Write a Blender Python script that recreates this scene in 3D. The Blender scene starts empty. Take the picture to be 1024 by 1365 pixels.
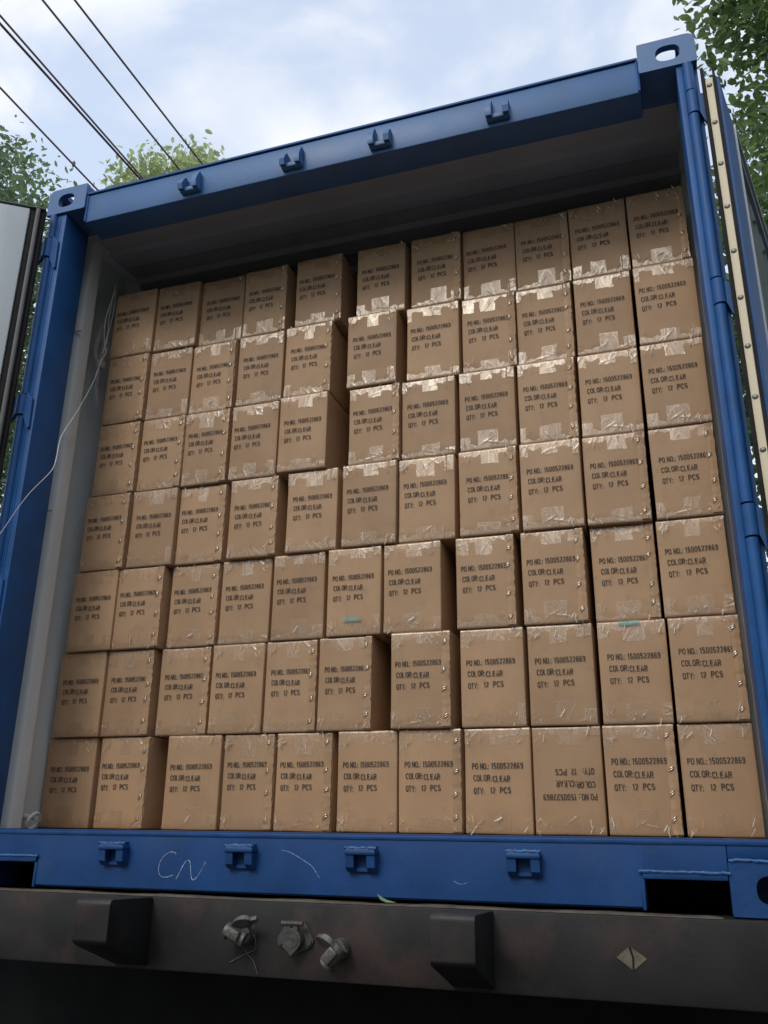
import bpy, bmesh, math, random
import numpy as np
from mathutils import Vector, Matrix
random.seed(7)
SC = bpy.context.scene
COL = SC.collection
R = math.radians

# ------------------------------------------------------------------ camera
cd = bpy.data.cameras.new('camera')
cam = bpy.data.objects.new('camera', cd)
COL.objects.link(cam)
right = Vector((0.94771255, 0.31892116, 0.01141087))
up = Vector((0.09777296, -0.32420981, 0.94091894))
back = Vector((0.30377847, -0.89060501, -0.33843958))
m = Matrix((right, up, back)).transposed().to_4x4()
m.translation = Vector((2.2355, -2.3245, 0.1808))
cam.matrix_world = m
cd.sensor_fit = 'VERTICAL'
cd.sensor_height = 36
cd.sensor_width = 27
cd.lens = 1171.05 / 1365 * 36
cd.clip_start = 0.05
cd.clip_end = 3000
SC.camera = cam

# ------------------------------------------------------------------ sky, sun, exposure
SUN_DIR = Vector((-0.20, -0.72, 0.66)).normalized()      # towards the sun
SUN_EL = math.asin(SUN_DIR.z)
SUN_AZ = math.atan2(SUN_DIR.x, SUN_DIR.y)
w = bpy.data.worlds.new('World')
SC.world = w
w.use_nodes = True
nt = w.node_tree
N, L = nt.nodes, nt.links
N.clear()
out = N.new('ShaderNodeOutputWorld')
bg = N.new('ShaderNodeBackground')
bg.inputs['Strength'].default_value = 0.12
sky = N.new('ShaderNodeTexSky')
sky.sky_type = 'NISHITA'
sky.sun_disc = False
sky.sun_elevation = SUN_EL
sky.sun_rotation = SUN_AZ
sky.dust_density = 1.0
sky.air_density = 1.2
tc = N.new('ShaderNodeTexCoord')
mp = N.new('ShaderNodeMapping')
mp.inputs['Scale'].default_value = (1.0, 1.0, 1.7)
mp.inputs['Location'].default_value = (3.1, 0.4, 1.2)
n1 = N.new('ShaderNodeTexNoise')
n1.inputs['Scale'].default_value = 3.4
n1.inputs['Detail'].default_value = 6
n1.inputs['Roughness'].default_value = 0.48
n1.inputs['Distortion'].default_value = 0.35
rp = N.new('ShaderNodeValToRGB')
rp.color_ramp.interpolation = 'EASE'
rp.color_ramp.elements[0].position = 0.41
rp.color_ramp.elements[0].color = (0.50, 0.50, 0.50, 1)
rp.color_ramp.elements[1].position = 0.57
rp.color_ramp.elements[1].color = (1, 1, 1, 1)
mx = N.new('ShaderNodeMix')
mx.data_type = 'RGBA'
CLOUD = (8.1, 8.35, 8.75, 1)
mx.inputs[7].default_value = CLOUD
L.new(tc.outputs['Generated'], mp.inputs['Vector'])
L.new(mp.outputs['Vector'], n1.inputs['Vector'])
L.new(n1.outputs['Fac'], rp.inputs['Fac'])
L.new(rp.outputs['Color'], mx.inputs[0])
gain = N.new('ShaderNodeVectorMath')
gain.operation = 'MULTIPLY'
gain.inputs[1].default_value = (2.3, 2.5, 2.6)
L.new(sky.outputs['Color'], gain.inputs[0])
L.new(gain.outputs[0], mx.inputs[6])
L.new(mx.outputs[2], bg.inputs['Color'])
L.new(bg.outputs['Background'], out.inputs['Surface'])

sd = bpy.data.lights.new('sun', 'SUN')
sd.energy = 1.3
sd.angle = R(20)
sd.color = (1.0, 0.97, 0.91)
sun = bpy.data.objects.new('sun', sd)
COL.objects.link(sun)
sun.rotation_euler = SUN_DIR.to_track_quat('Z', 'Y').to_euler()
sun.location = (6, -8, 9)

SC.view_settings.view_transform = 'Standard'
SC.view_settings.look = 'None'
SC.view_settings.exposure = 0.0
SC.view_settings.gamma = 1.0

# ------------------------------------------------------------------ materials
def mat(name, col, rough=0.5, metal=0.0, spec=0.5, var=0.12, vscale=6.0, bump=0.0, bscale=60.0,
        dirt=None, dscale=5.0, dpos=(0.55, 0.7), damt=0.8, stretch=(1, 1, 1), rvar=0.1, coat=0.0):
    mt = bpy.data.materials.new(name)
    mt.use_nodes = True
    t = mt.node_tree
    b = t.nodes['Principled BSDF']
    b.inputs['Metallic'].default_value = metal
    b.inputs['Specular IOR Level'].default_value = spec
    b.inputs['Coat Weight'].default_value = coat
    tc = t.nodes.new('ShaderNodeTexCoord')
    mp = t.nodes.new('ShaderNodeMapping')
    mp.inputs['Scale'].default_value = stretch
    t.links.new(tc.outputs['Object'], mp.inputs['Vector'])
    vec = mp.outputs['Vector']
    n = t.nodes.new('ShaderNodeTexNoise')
    n.inputs['Scale'].default_value = vscale
    n.inputs['Detail'].default_value = 6
    t.links.new(vec, n.inputs['Vector'])
    r = t.nodes.new('ShaderNodeValToRGB')
    c = col
    r.color_ramp.elements[0].position = 0.3
    r.color_ramp.elements[1].position = 0.7
    r.color_ramp.elements[0].color = (c[0] * (1 - var), c[1] * (1 - var), c[2] * (1 - var), 1)
    r.color_ramp.elements[1].color = (min(1, c[0] * (1 + var)), min(1, c[1] * (1 + var)), min(1, c[2] * (1 + var)), 1)
    t.links.new(n.outputs['Fac'], r.inputs['Fac'])
    cs = r.outputs['Color']
    if dirt:
        n2 = t.nodes.new('ShaderNodeTexNoise')
        n2.inputs['Scale'].default_value = dscale
        n2.inputs['Detail'].default_value = 9
        n2.inputs['Roughness'].default_value = 0.65
        t.links.new(vec, n2.inputs['Vector'])
        r2 = t.nodes.new('ShaderNodeValToRGB')
        r2.color_ramp.elements[0].position = dpos[0]
        r2.color_ramp.elements[1].position = dpos[1]
        r2.color_ramp.elements[0].color = (0, 0, 0, 1)
        r2.color_ramp.elements[1].color = (damt, damt, damt, 1)
        t.links.new(n2.outputs['Fac'], r2.inputs['Fac'])
        mxx = t.nodes.new('ShaderNodeMix')
        mxx.data_type = 'RGBA'
        t.links.new(r2.outputs['Color'], mxx.inputs[0])
        t.links.new(cs, mxx.inputs[6])
        mxx.inputs[7].default_value = (*dirt, 1)
        cs = mxx.outputs[2]
    t.links.new(cs, b.inputs['Base Color'])
    mr = t.nodes.new('ShaderNodeMapRange')
    mr.inputs['To Min'].default_value = max(0.03, rough - rvar)
    mr.inputs['To Max'].default_value = min(1, rough + rvar)
    t.links.new(n.outputs['Fac'], mr.inputs['Value'])
    t.links.new(mr.outputs['Result'], b.inputs['Roughness'])
    if bump:
        n3 = t.nodes.new('ShaderNodeTexNoise')
        n3.inputs['Scale'].default_value = bscale
        n3.inputs['Detail'].default_value = 4
        t.links.new(vec, n3.inputs['Vector'])
        bp = t.nodes.new('ShaderNodeBump')
        bp.inputs['Strength'].default_value = bump
        bp.inputs['Distance'].default_value = 0.01
        t.links.new(n3.outputs['Fac'], bp.inputs['Height'])
        t.links.new(bp.outputs['Normal'], b.inputs['Normal'])
    return mt

M = {}
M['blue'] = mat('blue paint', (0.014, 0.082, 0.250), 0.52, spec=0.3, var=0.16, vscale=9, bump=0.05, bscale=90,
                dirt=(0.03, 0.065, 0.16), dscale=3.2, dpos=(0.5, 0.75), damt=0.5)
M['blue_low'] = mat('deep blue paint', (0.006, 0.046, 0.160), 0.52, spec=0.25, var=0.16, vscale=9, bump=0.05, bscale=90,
                dirt=(0.03, 0.06, 0.13), dscale=4.2, dpos=(0.55, 0.75), damt=0.5)  # same blue, darkened to imitate the weaker light on the sill
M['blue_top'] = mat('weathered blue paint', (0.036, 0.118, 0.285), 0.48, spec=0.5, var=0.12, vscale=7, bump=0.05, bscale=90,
                dirt=(0.075, 0.135, 0.24), dscale=3.2, dpos=(0.5, 0.75), damt=0.5)  # same blue, paled to imitate sky glare over the header
M['blue_worn'] = mat('worn blue paint', (0.008, 0.050, 0.165), 0.52, spec=0.3, var=0.2, vscale=14, bump=0.12, bscale=50,
                     dirt=(0.19, 0.15, 0.10), dscale=13, dpos=(0.64, 0.70), damt=0.75)  # chipped paint; its blue is also darkened for low-level shade
M['weld'] = mat('brushed blue weld bead', (0.022, 0.095, 0.26), 0.45, var=0.3, vscale=60, bump=0.5, bscale=120)
M['grey'] = mat('grey inner wall paint', (0.60, 0.63, 0.645), 0.42, var=0.1, vscale=4, bump=0.06, bscale=40,
                dirt=(0.24, 0.23, 0.21), dscale=7, dpos=(0.6, 0.72), damt=0.55, stretch=(1, 1, 0.35))
M['ceil'] = mat('dull grey ceiling paint', (0.36, 0.365, 0.39), 0.85, var=0.12, vscale=3, dirt=(0.28, 0.275, 0.28), dscale=2.5)
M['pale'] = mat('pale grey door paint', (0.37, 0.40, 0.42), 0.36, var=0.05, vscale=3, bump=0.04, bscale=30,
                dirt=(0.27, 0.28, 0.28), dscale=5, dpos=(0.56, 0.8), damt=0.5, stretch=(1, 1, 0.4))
M['door_dark'] = mat('dark green grey door paint', (0.030, 0.050, 0.048), 0.5, var=0.15, vscale=4, dirt=(0.08, 0.09, 0.085), dscale=5)  # dark tree reflection and shade put into the pale inner paint
M['rubber'] = mat('black rubber', (0.014, 0.012, 0.012), 0.7, spec=0.15, var=0.2, vscale=20, dirt=(0.05, 0.042, 0.04), dscale=9, dpos=(0.5, 0.8), damt=0.5)
M['rubber_grey'] = mat('dusty grey rubber', (0.09, 0.09, 0.092), 0.6, var=0.2, vscale=14, dirt=(0.16, 0.15, 0.14), dscale=16, dpos=(0.5, 0.8), damt=0.5)
M['cream'] = mat('cream gasket strip', (0.70, 0.60, 0.42), 0.55, var=0.05, vscale=8, dirt=(0.52, 0.42, 0.28), dscale=14, dpos=(0.62, 0.8), damt=0.45)
M['rivet'] = mat('dull steel rivet', (0.26, 0.25, 0.235), 0.5, metal=0.45, var=0.2, vscale=50)
M['steel'] = mat('dirty dark steel', (0.0155, 0.0148, 0.0145), 0.6, var=0.4, vscale=5, bump=0.06, bscale=120, spec=0.32,
                 dirt=(0.050, 0.031, 0.026), dscale=4.0, dpos=(0.50, 0.66), damt=0.8)
M['rust'] = mat('rusty dusty ledge', (0.095, 0.075, 0.06), 0.85, var=0.4, vscale=18, bump=0.5, bscale=60, dirt=(0.07, 0.06, 0.05), dscale=12)
M['under'] = mat('black chassis grime', (0.012, 0.012, 0.012), 0.85, var=0.3, vscale=8, spec=0.1)  # near-black colour, mostly for underside parts
M['grime'] = mat('greasy black steel', (0.011, 0.011, 0.011), 0.7, var=0.3, vscale=8, spec=0.2, dirt=(0.03, 0.027, 0.024), dscale=10, dpos=(0.55, 0.75), damt=0.7)  # bracket shade put into the colour, with some dirt mixed in
M['brass'] = mat('grimy grey fitting', (0.13, 0.125, 0.115), 0.5, metal=0.5, var=0.3, vscale=40, bump=0.3, bscale=80, dirt=(0.04, 0.035, 0.03), dscale=20, damt=0.8)
M['fitting'] = mat('dusty cast fitting', (0.062, 0.060, 0.055), 0.55, metal=0.2, var=0.3, vscale=40, bump=0.3, bscale=80, dirt=(0.035, 0.03, 0.026), dscale=20, damt=0.8)
M['sticker'] = mat('weathered reflective sticker', (0.12, 0.105, 0.07), 0.5, var=0.3, vscale=50, dirt=(0.06, 0.05, 0.04), dscale=30)
M['chalk'] = mat('white chalk line', (0.46, 0.52, 0.62), 0.9, var=0.4, vscale=60)
M['ink'] = mat('black carton ink', (0.036, 0.028, 0.023), 0.8, var=0.3, vscale=90)
M['staple'] = mat('bright steel staple', (0.75, 0.70, 0.60), 0.22, metal=1.0, var=0.1, vscale=50)
M['teal'] = mat('turquoise tape', (0.10, 0.36, 0.34), 0.6, var=0.2, vscale=60)
M['cord'] = mat('pale cord', (0.62, 0.62, 0.60), 0.7, var=0.1, vscale=50)
M['strap'] = mat('grey webbing', (0.30, 0.29, 0.27), 0.85, var=0.3, vscale=30, bump=0.3, bscale=200)
M['wood'] = mat('plywood floor', (0.16, 0.105, 0.06), 0.8, var=0.25, vscale=8, stretch=(1, 0.1, 1))
M['asphalt'] = mat('ground', (0.06, 0.057, 0.052), 0.9, var=0.25, vscale=0.8, bump=0.4, bscale=12, dirt=(0.09, 0.08, 0.065), dscale=0.5)
M['bark'] = mat('bark', (0.075, 0.058, 0.042), 0.9, var=0.3, vscale=14, bump=0.8, bscale=18)
M['cable'] = mat('dark red power cable', (0.17, 0.11, 0.13), 0.7, var=0.2, vscale=5)
M['tyre'] = mat('tyre rubber', (0.016, 0.016, 0.017), 0.8, var=0.2, vscale=10)

def carton_material():
    mt = bpy.data.materials.new('kraft cardboard')
    mt.use_nodes = True
    t = mt.node_tree
    b = t.nodes['Principled BSDF']
    tc = t.nodes.new('ShaderNodeTexCoord')
    oi = t.nodes.new('ShaderNodeObjectInfo')
    ad = t.nodes.new('ShaderNodeVectorMath')
    ad.operation = 'ADD'
    sc = t.nodes.new('ShaderNodeVectorMath')
    sc.operation = 'SCALE'
    sc.inputs[0].default_value = (13, 7, 5)
    t.links.new(oi.outputs['Random'], sc.inputs['Scale'])
    t.links.new(tc.outputs['Object'], ad.inputs[0])
    t.links.new(sc.outputs[0], ad.inputs[1])
    def noise(scale, detail, stretch=None, rough=0.5):
        n = t.nodes.new('ShaderNodeTexNoise')
        n.inputs['Scale'].default_value = scale
        n.inputs['Detail'].default_value = detail
        n.inputs['Roughness'].default_value = rough
        v = ad.outputs[0]
        if stretch:
            mp = t.nodes.new('ShaderNodeMapping')
            mp.inputs['Scale'].default_value = stretch
            t.links.new(v, mp.inputs['Vector'])
            v = mp.outputs['Vector']
        t.links.new(v, n.inputs['Vector'])
        return n.outputs['Fac']
    base = t.nodes.new('ShaderNodeValToRGB')
    base.color_ramp.elements[0].position = 0.32
    base.color_ramp.elements[1].position = 0.68
    base.color_ramp.elements[0].color = (0.365, 0.222, 0.124, 1)
    base.color_ramp.elements[1].color = (0.425, 0.262, 0.147, 1)
    t.links.new(noise(7, 5), base.inputs['Fac'])
    # box-to-box variation
    mr = t.nodes.new('ShaderNodeMapRange')
    mr.inputs['To Min'].default_value = 0.88
    mr.inputs['To Max'].default_value = 1.06
    t.links.new(oi.outputs['Random'], mr.inputs['Value'])
    hs = t.nodes.new('ShaderNodeHueSaturation')
    t.links.new(mr.outputs['Result'], hs.inputs['Value'])
    t.links.new(base.outputs['Color'], hs.inputs['Color'])
    # vertical fibres / flutes
    fr = t.nodes.new('ShaderNodeMapRange')
    fr.inputs['From Min'].default_value = 0.3
    fr.inputs['From Max'].default_value = 0.7
    fr.inputs['To Min'].default_value = 0.985
    fr.inputs['To Max'].default_value = 1.012
    t.links.new(noise(260, 2, (1, 1, 0.05)), fr.inputs['Value'])
    vm = t.nodes.new('ShaderNodeVectorMath')
    vm.operation = 'SCALE'
    t.links.new(hs.outputs['Color'], vm.inputs[0])
    t.links.new(fr.outputs['Result'], vm.inputs['Scale'])
    # scuffs
    r2 = t.nodes.new('ShaderNodeValToRGB')
    r2.color_ramp.elements[0].position = 0.56
    r2.color_ramp.elements[1].position = 0.74
    r2.color_ramp.elements[0].color = (0, 0, 0, 1)
    r2.color_ramp.elements[1].color = (0.55, 0.55, 0.55, 1)
    t.links.new(noise(16, 8, None, 0.7), r2.inputs['Fac'])
    mx = t.nodes.new('ShaderNodeMix')
    mx.data_type = 'RGBA'
    mx.inputs[7].default_value = (0.25, 0.16, 0.095, 1)
    t.links.new(r2.outputs['Color'], mx.inputs[0])
    t.links.new(vm.outputs[0], mx.inputs[6])
    t.links.new(mx.outputs[2], b.inputs['Base Color'])
    b.inputs['Roughness'].default_value = 0.62
    b.inputs['Specular IOR Level'].default_value = 0.32
    bp = t.nodes.new('ShaderNodeBump')
    bp.inputs['Strength'].default_value = 0.22
    bp.inputs['Distance'].default_value = 0.006
    t.links.new(noise(22, 3, (1, 1, 0.35)), bp.inputs['Height'])
    bp2 = t.nodes.new('ShaderNodeBump')
    bp2.inputs['Strength'].default_value = 0.08
    bp2.inputs['Distance'].default_value = 0.002
    t.links.new(noise(240, 2, (1, 1, 0.06)), bp2.inputs['Height'])
    t.links.new(bp.outputs['Normal'], bp2.inputs['Normal'])
    t.links.new(bp2.outputs['Normal'], b.inputs['Normal'])
    return mt
M['carton'] = carton_material()

def tape_material():
    mt = bpy.data.materials.new('clear packing tape')
    mt.use_nodes = True
    t = mt.node_tree
    t.nodes.clear()
    o = t.nodes.new('ShaderNodeOutputMaterial')
    tr = t.nodes.new('ShaderNodeBsdfTransparent')
    tr.inputs['Color'].default_value = (0.962, 0.918, 0.855, 1)
    gl = t.nodes.new('ShaderNodeBsdfGlossy')
    gl.inputs['Roughness'].default_value = 0.33
    gl.inputs['Color'].default_value = (1, 0.93, 0.82, 1)
    tc = t.nodes.new('ShaderNodeTexCoord')
    oi = t.nodes.new('ShaderNodeObjectInfo')
    ad = t.nodes.new('ShaderNodeVectorMath')
    ad.operation = 'ADD'
    sc = t.nodes.new('ShaderNodeVectorMath')
    sc.operation = 'SCALE'
    sc.inputs[0].default_value = (11, 17, 5)
    t.links.new(oi.outputs['Random'], sc.inputs['Scale'])
    t.links.new(tc.outputs['Object'], ad.inputs[0])
    t.links.new(sc.outputs[0], ad.inputs[1])
    def ridge(scale, st, rot, dist):
        mp = t.nodes.new('ShaderNodeMapping')
        mp.inputs['Scale'].default_value = st
        mp.inputs['Rotation'].default_value = (0, rot, 0)
        t.links.new(ad.outputs[0], mp.inputs['Vector'])
        n = t.nodes.new('ShaderNodeTexNoise')
        n.inputs['Scale'].default_value = scale
        n.inputs['Detail'].default_value = 1.2
        n.inputs['Distortion'].default_value = dist
        t.links.new(mp.outputs['Vector'], n.inputs['Vector'])
        a = t.nodes.new('ShaderNodeMath')
        a.operation = 'SUBTRACT'
        a.inputs[1].default_value = 0.5
        t.links.new(n.outputs['Fac'], a.inputs[0])
        b = t.nodes.new('ShaderNodeMath')
        b.operation = 'ABSOLUTE'
        t.links.new(a.outputs[0], b.inputs[0])
        return b.outputs[0]
    r1 = ridge(15, (1, 1, 0.35), 0.5, 1.0)
    r2 = ridge(20, (1, 1, 0.4), -0.7, 0.7)
    s = t.nodes.new('ShaderNodeMath')
    s.operation = 'MINIMUM'
    t.links.new(r1, s.inputs[0])
    t.links.new(r2, s.inputs[1])
    bp = t.nodes.new('ShaderNodeBump')
    bp.inputs['Strength'].default_value = 1.0
    bp.inputs['Distance'].default_value = 0.0030
    bp.invert = True
    t.links.new(s.outputs[0], bp.inputs['Height'])
    t.links.new(bp.outputs['Normal'], gl.inputs['Normal'])
    fr = t.nodes.new('ShaderNodeFresnel')
    fr.inputs['IOR'].default_value = 1.55
    t.links.new(bp.outputs['Normal'], fr.inputs['Normal'])
    # creases reflect more
    cr = t.nodes.new('ShaderNodeMapRange')
    cr.inputs['From Min'].default_value = 0.0
    cr.inputs['From Max'].default_value = 0.035
    cr.inputs['To Min'].default_value = 0.16
    cr.inputs['To Max'].default_value = 0.085
    t.links.new(s.outputs[0], cr.inputs['Value'])
    mxm = t.nodes.new('ShaderNodeMath')
    mxm.operation = 'MAXIMUM'
    t.links.new(fr.outputs[0], mxm.inputs[0])
    t.links.new(cr.outputs['Result'], mxm.inputs[1])
    ms = t.nodes.new('ShaderNodeMixShader')
    t.links.new(cr.outputs['Result'], ms.inputs[0])
    t.links.new(tr.outputs[0], ms.inputs[1])
    t.links.new(gl.outputs[0], ms.inputs[2])
    df = t.nodes.new('ShaderNodeBsdfDiffuse')
    df.inputs['Color'].default_value = (0.74, 0.66, 0.55, 1)
    m2 = t.nodes.new('ShaderNodeMixShader')
    m2.inputs[0].default_value = 0.05
    t.links.new(ms.outputs[0], m2.inputs[1])
    t.links.new(df.outputs[0], m2.inputs[2])
    t.links.new(m2.outputs[0], o.inputs['Surface'])
    return mt
M['tape'] = tape_material()

def leaf_material(name, c1, c2, trans=0.45):
    mt = bpy.data.materials.new(name)
    mt.use_nodes = True
    t = mt.node_tree
    t.nodes.clear()
    o = t.nodes.new('ShaderNodeOutputMaterial')
    at = t.nodes.new('ShaderNodeAttribute')
    at.attribute_name = 'leafvar'
    rp = t.nodes.new('ShaderNodeValToRGB')
    rp.color_ramp.elements[0].color = (*c1, 1)
    rp.color_ramp.elements[1].color = (*c2, 1)
    t.links.new(at.outputs['Fac'], rp.inputs['Fac'])
    b = t.nodes.new('ShaderNodeBsdfPrincipled')
    b.inputs['Roughness'].default_value = 0.42
    b.inputs['Specular IOR Level'].default_value = 0.5
    t.links.new(rp.outputs['Color'], b.inputs['Base Color'])
    tl = t.nodes.new('ShaderNodeBsdfTranslucent')
    hs = t.nodes.new('ShaderNodeHueSaturation')
    hs.inputs['Hue'].default_value = 0.475
    hs.inputs['Value'].default_value = 2.4
    t.links.new(rp.outputs['Color'], hs.inputs['Color'])
    t.links.new(hs.outputs['Color'], tl.inputs['Color'])
    ms = t.nodes.new('ShaderNodeMixShader')
    ms.inputs[0].default_value = trans
    t.links.new(b.outputs[0], ms.inputs[1])
    t.links.new(tl.outputs[0], ms.inputs[2])
    t.links.new(ms.outputs[0], o.inputs['Surface'])
    return mt
M['leaf_dark'] = leaf_material('dark green leaves', (0.032, 0.070, 0.026), (0.115, 0.19, 0.06), 0.38)
M['leaf_mid'] = leaf_material('mid green leaves', (0.045, 0.085, 0.045), (0.12, 0.18, 0.085), 0.42)
M['leaf_pale'] = leaf_material('pale green leaves', (0.14, 0.20, 0.09), (0.30, 0.36, 0.18), 0.5)
M['leaf_single'] = leaf_material('fresh leaf', (0.12, 0.22, 0.10), (0.16, 0.28, 0.13), 0.2)

# ------------------------------------------------------------------ mesh helpers
class MB:
    def __init__(s):
        s.v = []
        s.f = []
        s.sm = []
    def add(s, vs, fs, smooth=False):
        o = len(s.v)
        s.v += [tuple(p) for p in vs]
        s.f += [tuple(i + o for i in f) for f in fs]
        s.sm += [smooth] * len(fs)
        return s
    def box(s, x0, x1, y0, y1, z0, z1, bevel=0.0, seg=2):
        if bevel <= 0:
            vs = [(x, y, z) for z in (z0, z1) for y in (y0, y1) for x in (x0, x1)]
            fs = [(0, 2, 3, 1), (4, 5, 7, 6), (0, 1, 5, 4), (2, 6, 7, 3), (0, 4, 6, 2), (1, 3, 7, 5)]
            return s.add(vs, fs)
        bm = bmesh.new()
        bmesh.ops.create_cube(bm, size=1)
        for v in bm.verts:
            v.co = Vector(((x0 + x1) / 2 + v.co.x * (x1 - x0), (y0 + y1) / 2 + v.co.y * (y1 - y0), (z0 + z1) / 2 + v.co.z * (z1 - z0)))
        bmesh.ops.bevel(bm, geom=bm.edges[:], offset=bevel, segments=seg, profile=0.5, affect='EDGES')
        return s.bm(bm, True)
    def bm(s, bm, smooth=False):
        bm.verts.index_update()
        s.add([v.co[:] for v in bm.verts], [[v.index for v in f.verts] for f in bm.faces], smooth)
        bm.free()
        return s
    def tube(s, pts, r, n=8, cap=True, rs=None):
        pts = [Vector(p) for p in pts]
        rings = []
        prev = None
        for i, p in enumerate(pts):
            d = (pts[min(i + 1, len(pts) - 1)] - pts[max(i - 1, 0)]).normalized()
            if prev is None:
                a = Vector((0, 0, 1)) if abs(d.z) < 0.9 else Vector((1, 0, 0))
                u = d.cross(a).normalized()
            else:
                u = (prev - d * prev.dot(d)).normalized()
            prev = u
            vv = d.cross(u)
            rr = rs[i] if rs else r
            rings.append([p + (u * math.cos(2 * math.pi * k / n) + vv * math.sin(2 * math.pi * k / n)) * rr for k in range(n)])
        vs = [q for ring in rings for q in ring]
        fs = []
        for i in range(len(rings) - 1):
            for k in range(n):
                a = i * n + k
                b = i * n + (k + 1) % n
                fs.append((a, b, b + n, a + n))
        if cap:
            fs.append(tuple(range(n - 1, -1, -1)))
            fs.append(tuple((len(rings) - 1) * n + k for k in range(n)))
        return s.add(vs, fs, True)
    def prism(s, poly, a, b, axis='x'):
        """poly of 2D points extruded along axis from a to b. x:(y,z) y:(x,z) z:(x,y)"""
        def P(p, t):
            return {'x': (t, p[0], p[1]), 'y': (p[0], t, p[1]), 'z': (p[0], p[1], t)}[axis]
        n = len(poly)
        vs = [P(p, a) for p in poly] + [P(p, b) for p in poly]
        fs = [tuple(range(n))[::-1], tuple(range(n, 2 * n))]
        fs += [(i, (i + 1) % n, (i + 1) % n + n, i + n) for i in range(n)]
        return s.add(vs, fs)
    def ring_plate(s, outer, inner, a, b, axis='y'):
        """plate with a hole; outer and inner have equal counts"""
        def P(p, t):
            return {'x': (t, p[0], p[1]), 'y': (p[0], t, p[1]), 'z': (p[0], p[1], t)}[axis]
        n = len(outer)
        vs = [P(p, a) for p in outer] + [P(p, a) for p in inner] + [P(p, b) for p in outer] + [P(p, b) for p in inner]
        fs = []
        for i in range(n):
            j = (i + 1) % n
            fs.append((i, j, j + n, i + n))
            fs.append((i + 2 * n, i + 3 * n, j + 3 * n, j + 2 * n))
            fs.append((i, i + 2 * n, j + 2 * n, j))
            fs.append((i + n, j + n, j + 3 * n, i + 3 * n))
        return s.add(vs, fs)

WORLD = {}
def world_of(o):
    return WORLD.get(o.name, Matrix.Identity(4))
def build(mb, name, material, parent=None, local=False, recalc=True):
    me = bpy.data.meshes.new(name)
    me.from_pydata(mb.v, [], mb.f)
    if recalc:
        b = bmesh.new()
        b.from_mesh(me)
        bmesh.ops.recalc_face_normals(b, faces=b.faces)
        b.to_mesh(me)
        b.free()
    for p, sm in zip(me.polygons, mb.sm):
        p.use_smooth = sm
    me.materials.append(material)
    o = bpy.data.objects.new(name, me)
    COL.objects.link(o)
    if any(mb.sm) and recalc:
        try:
            me.set_sharp_from_angle(angle=R(40))
        except Exception:
            pass
    if parent is not None:
        o.parent = parent
        if not local:
            o.matrix_parent_inverse = world_of(parent).inverted()
        else:
            WORLD[o.name] = world_of(parent).copy()
    return o
def tag(o, label=None, cat=None, group=None, kind=None):
    if label: o['label'] = label
    if cat: o['category'] = cat
    if group: o['group'] = group
    if kind: o['kind'] = kind
    return o
def thing(name, loc, label, cat, group=None, rz=0.0):
    e = bpy.data.objects.new(name, None)
    e.empty_display_size = 0.2
    COL.objects.link(e)
    e.location = loc
    e.rotation_euler = (0, 0, rz)
    WORLD[e.name] = Matrix.Translation(loc) @ Matrix.Rotation(rz, 4, 'Z')
    return tag(e, label, cat, group)

# ------------------------------------------------------------------ ground
GZ = -1.38
g = MB()
n = 40
S = 900.0
for i in range(1):
    g.add([(-S, -S, GZ), (S, -S, GZ), (S, S, GZ), (-S, S, GZ)], [(0, 1, 2, 3)])
tag(build(g, 'ground', M['asphalt']), kind='structure')

# ------------------------------------------------------------------ shipping container
CW, CH, CL = 2.47, 2.591, 6.06
cont = thing('shipping_container', (CW / 2, CL / 2, 0), 'blue steel shipping container with open doors, packed with brown cartons', 'shipping container')

def superell(cx, cz, rx, rz, n, p=3.0, ph=0.0):
    pts = []
    for k in range(n):
        a = ph + 2 * math.pi * k / n
        c, s_ = math.cos(a), math.sin(a)
        pts.append((cx + rx * math.copysign(abs(c) ** (2 / p), c), cz + rz * math.copysign(abs(s_) ** (2 / p), s_)))
    return pts
def rect_loop(x0, x1, z0, z1, n, rnd=(0, 0, 0, 0)):
    """n points of a rounded rect matched by angle. rnd: radii of (++, -+, --, +-)"""
    cx, cz = (x0 + x1) / 2, (z0 + z1) / 2
    hx, hz = (x1 - x0) / 2, (z1 - z0) / 2
    pts = []
    for k in range(n):
        a = 2 * math.pi * k / n
        c, s_ = math.cos(a), math.sin(a)
        t = min(hx / abs(c) if abs(c) > 1e-9 else 1e9, hz / abs(s_) if abs(s_) > 1e-9 else 1e9)
        px, pz = c * t, s_ * t
        q = 0 if (c >= 0 and s_ >= 0) else 1 if (c < 0 and s_ >= 0) else 2 if (c < 0) else 3
        r = rnd[q]
        if r > 0:
            ax, az = abs(px), abs(pz)
            ex, ez = hx - r, hz - r
            if ax > ex and az > ez:
                dx, dz = ax - ex, az - ez
                dd = math.hypot(dx, dz)
                ax, az = ex + dx / dd * r, ez + dz / dd * r
                px, pz = math.copysign(ax, px), math.copysign(az, pz)
        pts.append((cx + px, cz + pz))
    return pts

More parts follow.
